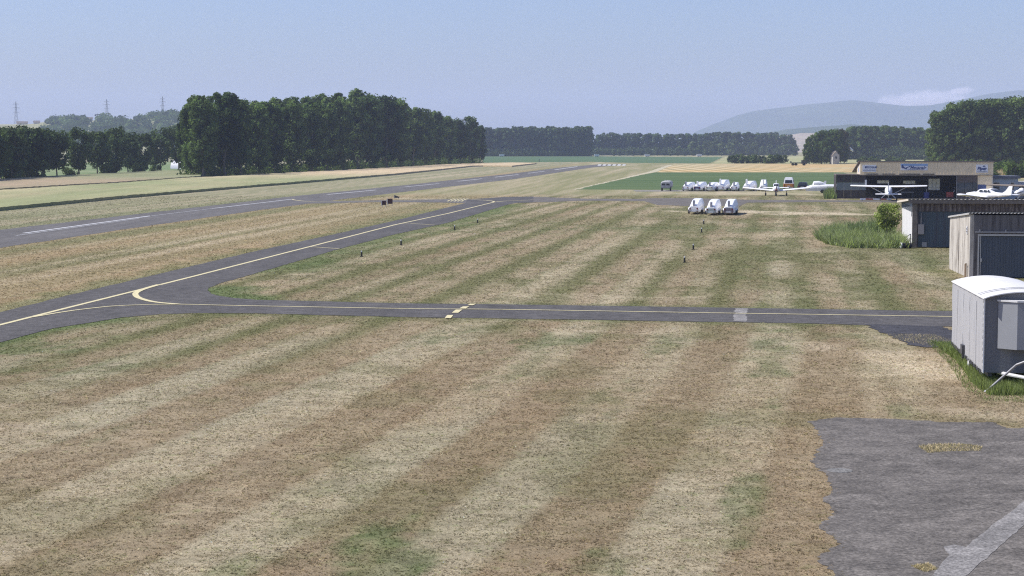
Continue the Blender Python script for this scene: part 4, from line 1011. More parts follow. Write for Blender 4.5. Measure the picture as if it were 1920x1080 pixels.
# windsock
g = G(1587, 305.5)
t = thing('windsock_mast', 'white windsock blowing from a thin mast above the pale meadow', 'windsock', g)
hm = hz(275, g.y)
MB().tube((0, 0, 0), (0, 0, hm + .5), .10, .07, 8).build('mast', CHROME, t)
rs = []
for i in range(7):
    k = i / 6; rs.append([(.15 + 3.0 * k + .6 * (1 - k) * math.cos(a) * .3, (.95 - .45 * k) * math.sin(a), hm - .1 - 1.9 * k ** 1.2 + (.95 - .45 * k) * math.cos(a)) for a in [2 * math.pi * j / 12 for j in range(12)]])
sock = MB().loft(rs).build('sock', WHITE, t, True)

# far bits: pylons, crane, farm houses, hives, truck
def pylon(px, d, base_py, top_py, label):
    z0 = hz(base_py, d) - 2; H = hz(top_py, d) - z0; p = at(px, d, z0); t = thing('power_pylon', label, 'pylon', p, R(random.uniform(-8, 8)), 'pylons on the far hill')
    m = MB(); bw = H * .075; r = .17
    lv = [0, .2, .37, .51, .63, .73, .82, .9, 1.0]
    wd = lambda k: bw * (1 - k) ** 1.15 + .25
    for a in (-1, 1):
        for b_ in (-1, 1):
            for k0, k1 in zip(lv[:-1], lv[1:]): m.tube((a * wd(k0), b_ * wd(k0), k0 * H), (a * wd(k1), b_ * wd(k1), k1 * H), r, r, 5)
    for k0, k1 in zip(lv[:-1], lv[1:]):
        for s_ in (-1, 1):
            m.tube((-wd(k0), s_ * wd(k0), k0 * H), (wd(k1), s_ * wd(k1), k1 * H), r * .6, r * .6, 4); m.tube((wd(k0), s_ * wd(k0), k0 * H), (-wd(k1), s_ * wd(k1), k1 * H), r * .6, r * .6, 4)
    m.build('lattice_tower', GREY, t)
    for k in (.60, .76, .90):
        c = MB(); L = H * (.11 if k != .76 else .14)
        for s_ in (-1, 1): c.tube((0, 0, k * H + .8), (s_ * L, 0, k * H), r * .9, r * .7, 5).tube((0, 0, k * H - .4), (s_ * L, 0, k * H), r * .9, r * .7, 5).tube((s_ * L, 0, k * H), (s_ * L, 0, k * H - 1.6), r * .7, r * .7, 5)
        c.build('crossarm', GREY, t)
    return t
pylon(37, 2560, 238, 190, 'steel lattice pylon leftmost of three on the far hill')
pylon(206, 2620, 226, 186, 'steel lattice pylon behind the hilltop trees, middle of three')
pylon(310, 2660, 220, 181, 'steel lattice pylon nearest the tall wood, right of three')
d = 2450; p = at(188.5, d, hz(228, d)); t = thing('tower_crane', 'small tower crane above the trees on the far hill', 'crane', p, R(50))
Hc = hz(213, d) - p.z
MB().tube((0, 0, 0), (0, 0, Hc), .5, .45, 6).build('mast', DGREY, t); MB().tube((-4, 0, Hc - 1.5), (7, 0, Hc - .5), .5, .3, 5).build('jib', DGREY, t); MB().box((-3.5, 0, Hc - 2.4), (2, 1.2, 1.8)).build('counterweight', DGREY, t)
for (qx, py, w_, h_, lab) in [(48, 232.8, 14, 3, 'long pale farm roof on the far hill crest at the left'), (75, 231.5, 8, 3, 'small farm house on the far hill crest'), (298, 230, 5, 6, 'small white house in the woods on the far hill'), (172, 226.5, 10, 4, 'pale house on the hill between two trees')]:
    d = 2380; p = at(qx, d, hz(py + 2.5, d)); t = thing('farm_house', lab, 'house', p, R(15))
    MB().span((-w_ / 2, -3, 0), (w_ / 2, 3, h_)).build('wall', M_creamw, t)
    MB().poly([(-w_ / 2 - .5, -3.5, h_), (-w_ / 2 - .5, 3.5, h_), (-w_ / 2 - .5, 0, h_ + 2.5)], (w_ + 1, 0, 0)).build('roof', M('roof_tiles', (0.17, 0.14, 0.12), .9), t)
g = at(366, 640); t = thing('polytunnel', 'long white greenhouse glimpsed through the gap left of the tall wood', 'greenhouse', g, R(-4))
MB().loft([[(x, 5 * math.cos(a), .0 + 3.2 * math.sin(a)) for a in [math.pi * i / 10 for i in range(11)]] for x in (-7, 7)]).build('cover', WHITE, t, True)
MB().span((7.01, -1, 0), (7.06, 1, 2.2)).build('door', GREY, t)
for qx, d, lab in [(941, 1440, 'pale box at the wood foot behind the maize, beside the tall dark wood'), (1118, 1440, 'white box at the corner where the two far woods meet'), (1212, 1440, 'white box at the foot of the far wood, second from the right'), (1309, 1440, 'white box at the foot of the far wood, nearest the round hedge')]:
    g = at(qx, d); t = thing('beehive_trailer', lab, 'trailer', g, R(3), 'white boxes along the far wood')
    MB().span((-1.9, -1, .35), (1.9, 1, 1.9)).build('body', OFFW, t); MB().span((-2.0, -1.1, 1.9), (2.0, 1.1, 2.05)).build('roof', WHITE, t); MB().tube((-.7, -1, .35), (-.7, 1, .35), .35, .35, 12).tube((.7, -1, .35), (.7, 1, .35), .35, .35, 12).build('wheel', BLACK, t)
g = G(1497, 310.3); t = thing('flatbed_truck', 'dark olive flatbed truck parked by the hedge beyond the stubble', 'truck', g, R(2))
OLV = M('olive_paint', (0.045, 0.05, 0.035), .6)
MB().span((-3.3, -1.1, .9), (1.2, 1.1, 1.25)).span((-3.3, -1.1, 1.25), (-3.1, 1.1, 1.8)).build('load_bed', OLV, t)
MB().loft([[(1.3, -1.1, .7), (3.4, -1.1, .7), (3.4, -1.1, 1.5), (2.9, -1.1, 2.2), (1.3, -1.1, 2.2)], [(1.3, 1.1, .7), (3.4, 1.1, .7), (3.4, 1.1, 1.5), (2.9, 1.1, 2.2), (1.3, 1.1, 2.2)]]).build('cab', OLV, t)
for x in (-2.3, -1.0, 2.3): MB().tube((x, -1.15, .45), (x, 1.15, .45), .45, .45, 14).build('wheel', BLACK, t)
g = G(1011, 303.8); t = thing('marker_post', 'dark post at the far end of the runway against the maize', 'post', g); MB().tube((0, 0, 0), (0, 0, 1.5), .16, .14, 8).build('post', DGREY, t); MB().tube((0, 0, 1.5), (0, 0, 1.6), .2, .2, 8).build('cap', DGREY, t)

# ------------------------------------------------------------------ glider trailers
def glider_trailer(label, group, loc, rz, L=8.6, wd=1.5, hm=1.5, fin=1.6, finw=.20, tail=.86, tailmat=None, bodymat=None, lights=True, finmat=None):
    t = thing('glider_trailer', label, 'glider trailer', loc, rz, group); bm = bodymat or WHITE
    k = wd / 1.5
    st = [(0, .62 * k, .26, tail), (.35, .65 * k, .24, tail + .10), (1.4, .69 * k, .24, tail + .32), (3.2, .73 * k, .24, hm - .10), (5.2, .75 * k, .24, hm), (7.2, .72 * k, .26, hm - .02), (8.2, .58 * k, .32, hm - .18), (8.6, .36 * k, .45, hm - .55)]
    low, up = [], []
    for (y, hw, z0, z1) in st:
        y *= L / 8.6; zb = z0 + (z1 - z0) * .42
        low.append([(-hw * .94, y, z0), (-hw, y, z0 + .06), (-hw, y, zb), (hw, y, zb), (hw, y, z0 + .06), (hw * .94, y, z0)])
        hw2 = hw * .985
        sec = [(1, 0), (.97, .22), (.66, .95), (.58, 1.0), (.2, 1.005)]
        up.append([(-hw2 * q, y, zb + .015 + (z1 - zb) * r_) for q, r_ in sec] + [(hw2 * q, y, zb + .015 + (z1 - zb) * r_) for q, r_ in sec[::-1]])
    b = MB().loft(low).build('body', bm, t, False)
    MB().loft(up).build('lid', bm, t, False)
    if fin:
        f = MB().loft([[(-finw / 2, .06, tail - .1), (finw / 2, .06, tail - .1), (finw / 2, .95, tail + .05), (-finw / 2, .95, tail + .05)],
                       [(-finw / 2, .10, fin - .05), (finw / 2, .10, fin - .05), (finw / 2, .70, fin - .02), (-finw / 2, .70, fin - .02)],
                       [(-finw / 3, .14, fin), (finw / 3, .14, fin), (finw / 3, .66, fin), (-finw / 3, .66, fin)]])
        f.build('fin_box', finmat or bm, t, False)
    if lights:
        MB().span((-.60 * k, -.06, .30), (.60 * k, -.003, .46)).build('light_bar', tailmat or GREY, b)
        for s_ in (-1, 1):
            MB().tube((s_ * .46 * k, -.06, .66), (s_ * .46 * k, .0, .66), .095, .095, 12).build('tail_light', REDL, t)
            MB().tube((s_ * .50 * k, -.09, .38), (s_ * .50 * k, -.06, .38), .05, .05, 10).build('reflector', REDL, t)
        MB().span((-.24, -.085, .33), (.24, -.062, .44)).build('number_plate', M_signw, t)
    if tailmat:
        MB().span((-.58 * k, -.03, .47), (.58 * k, -.003, tail - .10)).build('tail_panel', tailmat, t)
    for s_ in (-1, 1):
        w_ = MB().tube((s_ * (.72 * k), L * .30, .33), (s_ * (.94 * k), L * .30, .33), .33, .33, 18).build('wheel', BLACK, t)
        MB().tube((s_ * (.945 * k), L * .30, .33), (s_ * (.96 * k), L * .30, .33), .17, .17, 12).build('rim', GREY, w_)
        MB().loft([[(x, L * .30 + q * math.cos(a), .31 + q * math.sin(a)) for q in (.36, .39) for x in (s_ * .66 * k, s_ * .90 * k)] for a in [math.pi * (.15 + .7 * j / 8) for j in range(9)]], True, False).build('mudguard', bm, t)
    MB().tube((0, L - .4, .42), (0, L + 1.2, .42), .06, .05, 8).tube((0, L + .9, .0), (0, L + .9, .5), .05, .05, 8).build('drawbar', GREY, t)
    return t
FIN_SHADE = M('shaded_fin_white', (0.26, 0.26, 0.31), .4, 0, .05)  # white fins greyed: the shade on their faces is put into the colour
N3 = 'three white glider trailers parked on the near grass'
for (cx, by, lab, fin, tl, tm) in [(1300.5, 402.2, 'white glider trailer, left one of the near three, with tall slim fin', 1.60, .90, None), (1333, 404.2, 'white glider trailer, middle one of the near three, with grey green tail panel', 1.50, .88, M('green_grey_panel', (0.33, 0.38, 0.38), .5)), (1366, 404, 'white glider trailer, right one of the near three, with dark grey tail', 1.62, .92, M('dark_tail_panel', (0.16, 0.15, 0.18), .5))]:
    g = G(cx, by); glider_trailer(lab, N3, (g.x, g.y, 0), R(-10.5), 8.8, 1.34, 1.62, fin, .21, tl, tm, None, True, FIN_SHADE)
FR = 'row of parked glider trailers by the alfalfa'
row = [(1285, 358.4, 'white glider trailer with short tail fin, first of the far row after the grey one', 1.62, .85, 1.35, None, 1.4, -15),
       (1307, 358.6, 'white glider trailer with dark blue tail panel in the far row', 1.70, .88, 1.4, M('blue_tail_panel', (0.05, 0.055, 0.13), .5), 1.45, -15),
       (1330, 359, 'white glider trailer with pale green lower tail in the far row', 1.55, .85, 1.35, M('pale_green_panel', (0.38, 0.44, 0.41), .5), 1.4, -15),
       (1350, 358.4, 'white glider trailer with the tallest fin, middle of the far row', 2.10, .98, 1.75, None, 1.6, -15),
       (1376, 358.6, 'narrow white glider trailer in the far row right of the tallest fin', 1.62, .85, 1.3, None, 1.3, -10),
       (1399, 358.4, 'white glider trailer with tall fin behind the left wing of the red nosed plane', 2.05, .92, 1.55, None, 1.6, -17)]
for (cx, by, lab, fin, tl, hm, tm, wd, rz) in row:
    g = G(cx, by); glider_trailer(lab, FR, (g.x, g.y, 0), R(rz), 8.4, wd, hm + .1, fin, .24, tl, tm, None, True, FIN_SHADE if fin < 1.69 else None)
g = G(1248, 358.2)
OG = M('dirty_grey_cover', (0.34, 0.34, 0.34), .8, 0, .2, 2)
t = thing('covered_trailer', 'dirty grey trailer alone at the left end of the far row', 'trailer', g, R(-12))
MB().loft([ring(0, 1.0, .82, .55, 16, 3.5), ring(.3, 1.08, .88, .62, 16, 3.5), ring(3.2, 1.12, .88, .66, 16, 3.5), ring(3.6, 1.0, .78, .5, 16, 3.5)]).build('body', OG, t, True)
MB().span((-.66, -.03, 1.0), (-.1, .02, 1.28)).span((.1, -.03, 1.0), (.66, .02, 1.28)).build('window', GLASS, t); MB().span((-.8, -.05, .45), (.8, .0, .58)).build('bumper', DGREY, t)
for s_ in (-1, 1): MB().tube((s_ * .62, .9, .32), (s_ * .84, .9, .32), .32, .32, 16).build('wheel', BLACK, t)
MB().tube((0, .6, 1.6), (0, .6, 1.95), .05, .04, 8).build('roof_vent', GREY, t)
g = G(1431, 358.8); glider_trailer('white glider trailer with broad rounded hood left of the red nosed plane', FR, (g.x, g.y, 0), R(-9), 7.0, 1.35, 1.9, 2.0, .2, 1.0)

# campervan
g = G(1478.5, 356.2)
t = thing('campervan', 'orange camper van with white high roof seen from behind', 'van', g, R(-10))
def vsec(y, hw, z0, z1, sl=.06): return [(-hw, y, z0), (hw, y, z0), (hw, y, z1 - .1), (hw - .08, y, z1), (-hw + .08, y, z1), (-hw, y, z1 - .1)]
MB().loft([vsec(0, .88, .35, 1.08), vsec(.1, .92, .32, 1.1), vsec(4.0, .92, .32, 1.1), vsec(4.3, .86, .36, 1.05)]).build('body', ORANGE, t, False, .03)
MB().loft([[(-.88, .06, 1.1), (.88, .06, 1.1), (.72, .32, 1.95), (.60, .40, 2.22), (-.60, .40, 2.22), (-.72, .32, 1.95)], [(-.88, 3.6, 1.1), (.88, 3.6, 1.1), (.72, 2.9, 1.95), (.60, 2.8, 2.2), (-.60, 2.8, 2.2), (-.72, 2.9, 1.95)]]).build('roof', WHITE, t, False, .03)
MB().poly([(-.66, .10, 1.22), (.66, .10, 1.22), (.60, .255, 1.74), (-.60, .255, 1.74)], (0, -.03, 0)).build('window', GLASS, t)
for s_ in (-1, 1):
    MB().span((s_ * .70, -.03, .70), (s_ * .84, .0, .98)).build('tail_light', REDL, t)
    MB().poly([(s_ * .885, .5, 1.25), (s_ * .885, 3.2, 1.25), (s_ * .80, 2.9, 1.75), (s_ * .80, .6, 1.75)], (s_ * .03, 0, 0)).build('side_window', GLASS, t)
    for y in (.9, 3.4): MB().tube((s_ * .70, y, .32), (s_ * .93, y, .32), .32, .32, 16).build('wheel', BLACK, t)
MB().span((-.85, -.10, .38), (.85, -.01, .52)).build('bumper', CHROME, t); MB().span((-.26, -.03, .62), (.26, -.004, .74)).build('number_plate', M_signw, t)
# dark car
g = G(1504, 357)
t = thing('parked_car', 'small black car parked between the camper van and the white covered glider', 'car', g, R(-14))
CB = M('black_car_paint', (0.012, 0.012, 0.02), .25, 0, .1)
MB().loft([vsec(0, .78, .38, .80), vsec(.12, .84, .28, .88), vsec(3.5, .84, .28, .84), vsec(3.8, .74, .34, .66)]).build('body', CB, t, False, .04)
MB().loft([[(-.78, .15, .86), (.78, .15, .86), (.62, .55, 1.40), (-.62, .55, 1.40)], [(-.78, 2.9, .84), (.78, 2.9, .84), (.62, 2.1, 1.42), (-.62, 2.1, 1.42)]]).build('cabin', CB, t, False, .05)
MB().poly([(-.62, .20, .95), (.62, .20, .95), (.54, .45, 1.30), (-.54, .45, 1.30)], (0, -.04, 0)).build('rear_window', GLASS, t)
for s_ in (-1, 1):
    MB().span((s_ * .58, -.03, .62), (s_ * .76, .01, .78)).build('tail_light', REDL, t)
    for y in (.7, 3.0): MB().tube((s_ * .64, y, .30), (s_ * .86, y, .30), .30, .30, 16).build('wheel', BLACK, t)
MB().span((-.26, -.02, .52), (.26, .0, .63)).build('number_plate', M_signw, t)
# covered glider on its trailer, side on
g = G(1508, 362); 
t = thing('covered_glider', 'glider under white covers on a low trailer, seen side on', 'glider', g, R(-7))
MB().loft([[(x, hw * math.cos(a), zc + hh * math.sin(a)) for a in [2 * math.pi * j / 14 for j in range(14)]] for (x, zc, hw, hh) in [(0, .75, .08, .10), (.5, .82, .40, .30), (1.3, .98, .56, .42), (3.0, 1.02, .58, .42), (5.6, 1.04, .50, .40), (6.6, .98, .34, .32)]]).build('fuselage_cover', WHITE, t, True)
MB().loft([[(x, hw * math.cos(a), zc + hh * math.sin(a)) for a in [2 * math.pi * j / 14 for j in range(14)]] for (x, zc, hw, hh) in [(1.35, 1.45, .10, .12), (1.5, 1.52, .36, .42), (2.3, 1.56, .40, .44), (2.9, 1.5, .30, .34), (3.6, 1.3, .12, .14)]]).build('canopy_cover', WHITE, t, True)
MB().poly([(3.0, -.06, 1.38), (3.5, -.06, 1.38), (3.55, -.06, 2.02), (3.25, -.06, 2.02)], (0, .12, 0)).build('fin', WHITE, t)
MB().loft([[(.3, -.62, .36), (6.7, -.62, .36), (6.7, -.66, .80), (0.0, -.66, .80)], [(.3, .62, .36), (6.7, .62, .36), (6.7, .66, .80), (0.0, .66, .80)]]).build('trailer_bed', OFFW, t)
for x in (2.9, 3.6): MB().tube((x, -.8, .3), (x, .8, .3), .3, .3, 16).build('wheel', BLACK, t)

# ------------------------------------------------------------------ aeroplanes (nose towards -y)
def wing_ring(x, y0, ch, z, th=.2):
    return [(x, y0, z), (x, y0 + ch * .08, z + ch * th * .38), (x, y0 + ch * .35, z + ch * th * .6), (x, y0 + ch, z + .01), (x, y0 + ch, z - .01), (x, y0 + ch * .35, z - ch * th * .35), (x, y0 + ch * .08, z - ch * th * .28)]
def prop_blades(t, y, z, r, ang, mat):
    m = MB()
    for s_ in (0, math.pi):
        a = ang + s_; c, s2_ = math.cos(a), math.sin(a)
        m.loft([[(c * q - s2_ * w_, y - .02, z + s2_ * q + c * w_), (c * q + s2_ * w_, y - .02, z + s2_ * q - c * w_), (c * q + s2_ * w_, y + .02, z + s2_ * q - c * w_), (c * q - s2_ * w_, y + .02, z + s2_ * q + c * w_)] for q, w_ in ((.05, .05), (r * .4, .08), (r * .8, .065), (r, .03))])
    m.build('propeller', mat, t)
def low_wing(label, loc, rz, accent, lower, tz=1.15):
    t = thing('light_aircraft', label, 'aeroplane', loc, rz)
    f = MB().loft([ring(-2.75, 1.02, .22, .18), ring(-2.65, 1.02, .42, .34), ring(-1.6, 1.06, .50, .46), ring(-.6, 1.05, .56, .52), ring(.9, 1.08, .54, .50), ring(2.2, 1.12, .36, .36), ring(3.6, 1.18, .17, .22), ring(4.4, 1.2, .05, .14)]).build('fuselage', WHITE, t, True)
    if lower: MB().loft([ring(-2.66, .82, .30, .16), ring(-1.6, .80, .44, .22), ring(.6, .80, .46, .24), ring(2.4, .98, .26, .2)]).build('belly_stripe', lower, t, True)
    MB().loft([ring(-1.1, 1.46, .30, .06, 16, 3), ring(-.45, 1.62, .46, .26, 16, 3), ring(.5, 1.66, .47, .27, 16, 3), ring(1.3, 1.54, .36, .18, 16, 3), ring(2.0, 1.38, .2, .08, 16, 3)]).build('cabin', WHITE, t, True)
    MB().poly([(-.36, -1.08, 1.50), (.36, -1.08, 1.50), (.37, -.56, 1.80), (-.37, -.56, 1.80)], (0, -.04, .02)).build('windscreen', GLASS, t)
    for s_ in (-1, 1):
        for (y0, y1) in ((-.40, .22), (.30, .85), (.93, 1.30)):
            MB().poly([(s_ * .50, y0, 1.50), (s_ * .50, y1, 1.48), (s_ * .455, y1 - .04, 1.76), (s_ * .455, y0 + .06, 1.80)], (s_ * -.03, 0, 0)).build('window', GLASS, t)
    for s_ in (-1, 1):
        MB().loft([wing_ring(s_ * .45, -.75, 1.65, .78), wing_ring(s_ * 2.0, -.70, 1.58, .92), wing_ring(s_ * 4.9, -.62, 1.5, 1.20), wing_ring(s_ * 5.1, -.50, 1.3, 1.22)]).build('wing', WHITE, t, True)
        MB().loft([wing_ring(s_ * .05, 3.5, .95, tz), wing_ring(s_ * 1.95, 3.55, .9, tz)]).build('stabiliser', WHITE, t, True)
    MB().loft([[(-.05, 2.9, 1.3), (.05, 2.9, 1.3), (.05, 4.5, 1.25), (-.05, 4.5, 1.25)], [(-.04, 3.6, 1.75), (.04, 3.6, 1.75), (.04, 4.55, 1.75), (-.04, 4.55, 1.75)], [(-.03, 4.1, 2.35), (.03, 4.1, 2.35), (.03, 4.65, 2.35), (-.03, 4.65, 2.35)]]).build('fin', WHITE, t)
    MB().loft([ring(-2.98, 1.02, .03, .03, 12), ring(-2.86, 1.02, .13, .13, 12), ring(-2.74, 1.02, .17, .17, 12)]).build('spinner', accent, t, True)
    MB().loft([ring(-2.77, .86, .24, .10, 12), ring(-2.0, .74, .34, .18, 12), ring(-1.2, .72, .3, .14, 12)]).build('cowling', accent, t, True)
    prop_blades(t, -2.84, 1.02, .93, R(80), DGREY)
    for s_ in (-1, 0, 1):
        y = -2.1 if s_ == 0 else -.05; x = s_ * 1.6; top = .7 if s_ == 0 else .85
        l = MB().tube((x, y, .18), (x, y, top), .06, .05, 8).build('landing_gear', accent, t)
        MB().tube((x - .09, y, .22), (x + .09, y, .22), .22, .22, 16).build('wheel', BLACK, l)
        MB().sphere((x, y, .28), (.15, .38, .16)).build('wheel_fairing', DGREY, l, True)
    return t
def high_wing(label, loc, rz, wingmat, span=10.6, zw=2.05):
    t = thing('light_aircraft', label, 'aeroplane', loc, rz)
    MB().loft([ring(-2.5, 1.12, .26, .22), ring(-2.4, 1.12, .46, .38), ring(-1.3, 1.16, .52, .46), ring(-.4, 1.30, .54, .62, 16, 3), ring(.9, 1.34, .52, .62, 16, 3), ring(2.2, 1.20, .42, .46), ring(4.0, 1.04, .26, .28), ring(4.9, 1.0, .10, .16)]).build('fuselage', WHITE, t, True)
    MB().poly([(-.44, -1.05, 1.52), (.44, -1.05, 1.52), (.42, -.45, 1.92), (-.42, -.45, 1.92)], (0, -.05, .02)).build('windscreen', GLASS, t)
    for s_ in (-1, 1):
        for (y0, y1) in ((-.45, .25), (.35, .95)):
            MB().poly([(s_ * .55, y0, 1.45), (s_ * .55, y1, 1.45), (s_ * .53, y1, 1.84), (s_ * .53, y0 + .1, 1.84)], (s_ * -.04, 0, 0)).build('window', GLASS, t)
        MB().loft([wing_ring(s_ * .02, -.65, 1.55, zw), wing_ring(s_ * 2.6, -.65, 1.55, zw + .04), wing_ring(s_ * (span / 2 - .15), -.55, 1.2, zw + .12), wing_ring(s_ * span / 2, -.4, .95, zw + .13)]).build('wing', wingmat, t, True)
        MB().tube((s_ * .50, -.15, .85), (s_ * 2.5, -.05, zw - .02), .05, .04, 8).build('wing_strut', WHITE, t)
        MB().loft([wing_ring(s_ * .05, 4.0, .95, .98), wing_ring(s_ * 1.75, 4.1, .8, .98)]).build('stabiliser', WHITE, t, True)
        l = MB().tube((s_ * .4, .35, .85), (s_ * 1.1, .4, .25), .06, .05, 8).build('landing_gear', WHITE, t)
        MB().tube((s_ * 1.05, .4, .24), (s_ * 1.22, .4, .24), .24, .24, 16).build('wheel', BLACK, l)
    l = MB().tube((0, -2.0, .22), (0, -1.95, .85), .05, .05, 8).build('landing_gear', WHITE, t); MB().tube((-.07, -2.0, .2), (.07, -2.0, .2), .2, .2, 16).build('wheel', BLACK, l)
    MB().loft([[(-.06, 3.0, 1.42), (.06, 3.0, 1.42), (.05, 5.0, 1.30), (-.05, 5.0, 1.30)], [(-.05, 4.2, 2.0), (.05, 4.2, 2.0), (.04, 5.1, 2.0), (-.04, 5.1, 2.0)], [(-.04, 4.55, 2.62), (.04, 4.55, 2.62), (.04, 5.2, 2.62), (-.04, 5.2, 2.62)]]).build('fin', WHITE, t)
    MB().loft([ring(-2.8, 1.12, .03, .03, 12), ring(-2.65, 1.12, .14, .14, 12), ring(-2.5, 1.12, .17, .17, 12)]).build('spinner', WHITE, t, True)
    prop_blades(t, -2.62, 1.12, .92, R(15), DGREY)
    return t
g = G(1455.5, 367.2)
low_wing('white low wing plane with reddish nose facing the camera in front of the trailers', (g.x, g.y + .2, 0), R(-8), M('red_brown_paint', (0.20, 0.06, 0.05), .4), None)
g = G(1663, 375.5)
high_wing('white high wing plane parked with its tail towards us before the open hangar', (g.x, g.y - 1.0, 0), R(180 - 12), WHITE, 10.6, 1.92)
g = G(1852, 380.5)
low_wing('white low wing plane with blue belly stripe parked nose left behind the teal door hangar', (g.x - .7, g.y - .5, 0), R(-142), WHITE, BLUE)
g = G(1803, 372)
low_wing('white plane with its nose showing in front of the brown hangar doors', (g.x + 1.6, g.y - 1, 0.25), R(-72), WHITE, BLUE)
g = G(1896, 379)
high_wing('high wing plane with brown covers over its wing at the right edge', (g.x + 2.2, g.y + 2, 0.1), R(-35), M_winc, 10.6, 2.05)

# things in the hangar mouth
def hp(x, y): return hangar.matrix_basis @ Vector((x, y, .03))
t = thing('tool_trolley', 'red tool trolley standing in the dark hangar by the brown doors', 'trolley', hp(13.0, 1.2), HR)
MB().span((-.5, -.3, .2), (.5, .3, .95)).build('cabinet', RED, t); MB().tube((.5, -.2, .9), (.7, -.2, 1.2), .03).tube((.5, .2, .9), (.7, .2, 1.2), .03).tube((.7, -.2, 1.2), (.7, .2, 1.2), .03).build('handle', CHROME, t)
for x in (-.4, .4): MB().tube((x, -.3, .1), (x, .3, .1), .1, .1, 10).build('wheel', BLACK, t)
t = thing('oil_drum', 'blue drum with grey pump in the middle of the dark hangar', 'drum', hp(9.7, 1.5), HR)
MB().tube((0, 0, 0), (0, 0, .9), .42, .42, 18).tube((0, 0, .3), (0, 0, .34), .44, .44, 18).tube((0, 0, .6), (0, 0, .64), .44, .44, 18).build('drum', BLUE, t); MB().tube((0, 0, .9), (0, 0, 1.3), .06).box((0, -.1, 1.3), (.1, .35, .1)).build('pump', GREY, t)
t = thing('work_bench', 'grey work bench against the dark inside of the hangar', 'bench', hp(7.0, 2.2), HR)
MB().span((-.9, -.35, .85), (.9, .35, .95)).build('top', GREY, t)
for x in (-.8, .8):
    for y in (-.28, .28): MB().span((x - .04, y - .04, 0), (x + .04, y + .04, .85)).build('leg', DGREY, t)

# low red and white barrier before the hangar
g = G(1642, 376); t = thing('ground_barrier', 'low red and white barrier on the ground before the hangar', 'barrier', g, R(-2))
MB().box((0, 0, .2), (4.4, .12, .2)).build('rail', WHITE, t); MB().box((-.9, -.07, .2), (1.0, .02, .18)).box((1.1, -.07, .2), (.8, .02, .18)).build('stripe', RED, t)
for x in (-1.9, 1.9): MB().box((x, 0, .06), (.2, .5, .12)).build('foot', DGREY, t)

# ------------------------------------------------------------------ small field furniture
def lamp_post(px, py, label, h=.42):
    g = G(px, py); t = thing('marker_light', label, 'marker light', g, 0, 'small marker lights in the grass')
    MB().tube((0, 0, 0), (0, 0, h * .78), .065, .06, 10).box((0, 0, .02), (.2, .2, .04)).build('post', BLACK, t)
    MB().tube((0, 0, h * .78), (0, 0, h), .045, .04, 10).build('lamp', M_signw, t)
for px, py, lab in [(678, 481.5, 'small black marker light in the grass, nearest of four along the taxiway'), (752, 459.5, 'small black marker light in the grass, second along the taxiway'), (852.5, 431, 'small black marker light in the grass, third along the taxiway'), (895.5, 418, 'small black marker light in the grass, farthest along the taxiway'),
                    (1319.5, 420, 'small marker light in the grass just below the three near trailers'), (1315.5, 436, 'small marker light in the grass, second below the near trailers'), (1300, 468, 'small marker light in the grass, third below the near trailers'), (1283.5, 492.5, 'small marker light in the grass, farthest below the near trailers')]:
    lamp_post(px, py, lab)
def board(px, py, w, h, label, rz):
    g = G(px, py); t = thing('airfield_sign', label, 'sign', g, R(rz), 'two dark sign boards between runway and taxiway')
    MB().span((-w / 2, -.05, .28), (w / 2, .05, .28 + h)).build('board', M('sign_dark_red', (0.055, 0.018, 0.022), .6), t)
    MB().span((-w / 2 - .1, -.06, .2), (-w / 2 - .003, .06, .3 + h)).build('side_frame', OFFW, t)
    for x in (-w / 2 + .06, w / 2 - .06): MB().tube((x, 0, 0), (x, 0, .28), .03, .03, 8).build('leg', OFFW, t)
board(720, 388.5, .52, .52, 'smaller dark airfield sign board on white legs by the runway link', 6)
board(731.5, 386.3, .62, .66, 'larger dark red airfield sign board on white legs by the runway link', 6)
g = G(744.5, 373); t = thing('light_unit', 'small dark wedge shaped unit on dry ground beside the runway', 'light unit', g, R(20))
MB().poly([(-.35, 0, .15), (.35, 0, .15), (.35, 0, .30), (-.35, 0, .55)], (0, .5, 0)).build('housing', DGREY, t)
for x in (-.28, .28): MB().tube((x, .25, 0), (x, .25, .15), .03, .03, 8).build('leg', GREY, t)

g = G(1664.5, 450)
V, Fq, tn = crown(123, 3.0, 1.22, 1.0, 62, 46, .085, pf_round)
t = thing('young_tree', 'small round leafy tree with two thin stems beside the white hangar wall', 'tree', g)
link_mesh('crown', np_mesh('crown', V, Fq, M_leaf('apple_leaf', (0.09, 0.135, 0.035), (0.24, 0.28, 0.10), .4, 2.5), False, tn), t)
MB().tube((0, 0, -.1), (-.1, 0, 1.2), .05, .04, 8).tube((-.1, 0, 1.2), (-.3, .1, 2.3), .04, .015, 6).tube((.12, .05, -.1), (.28, .05, 1.4), .035, .03, 8).tube((.28, .05, 1.4), (.5, 0, 2.2), .03, .01, 6).tube((-.05, 0, .9), (-.55, -.2, 1.6), .025, .01, 6).tube((.2, .05, 1.1), (.1, .3, 2.5), .025, .01, 6).build('trunk', BARK, t)

g = G(1702, 465.5); t = thing('hand_roller', 'small black roller with upright handle against the white hangar wall', 'roller', (g.x, g.y, 0), R(10))
MB().tube((-.45, 0, .2), (.25, 0, .2), .2, .2, 18).build('drum', BLACK, t); MB().box((-.52, 0, .22), (.08, .3, .42), 0, 0, R(12)).build('side_plate', OFFW, t)
MB().tube((.2, 0, .2), (.25, .1, 1.05), .035, .03, 8).tube((.25, .1, 1.05), (.08, .1, .95), .03, .03, 8).build('handle', DGREY, t)

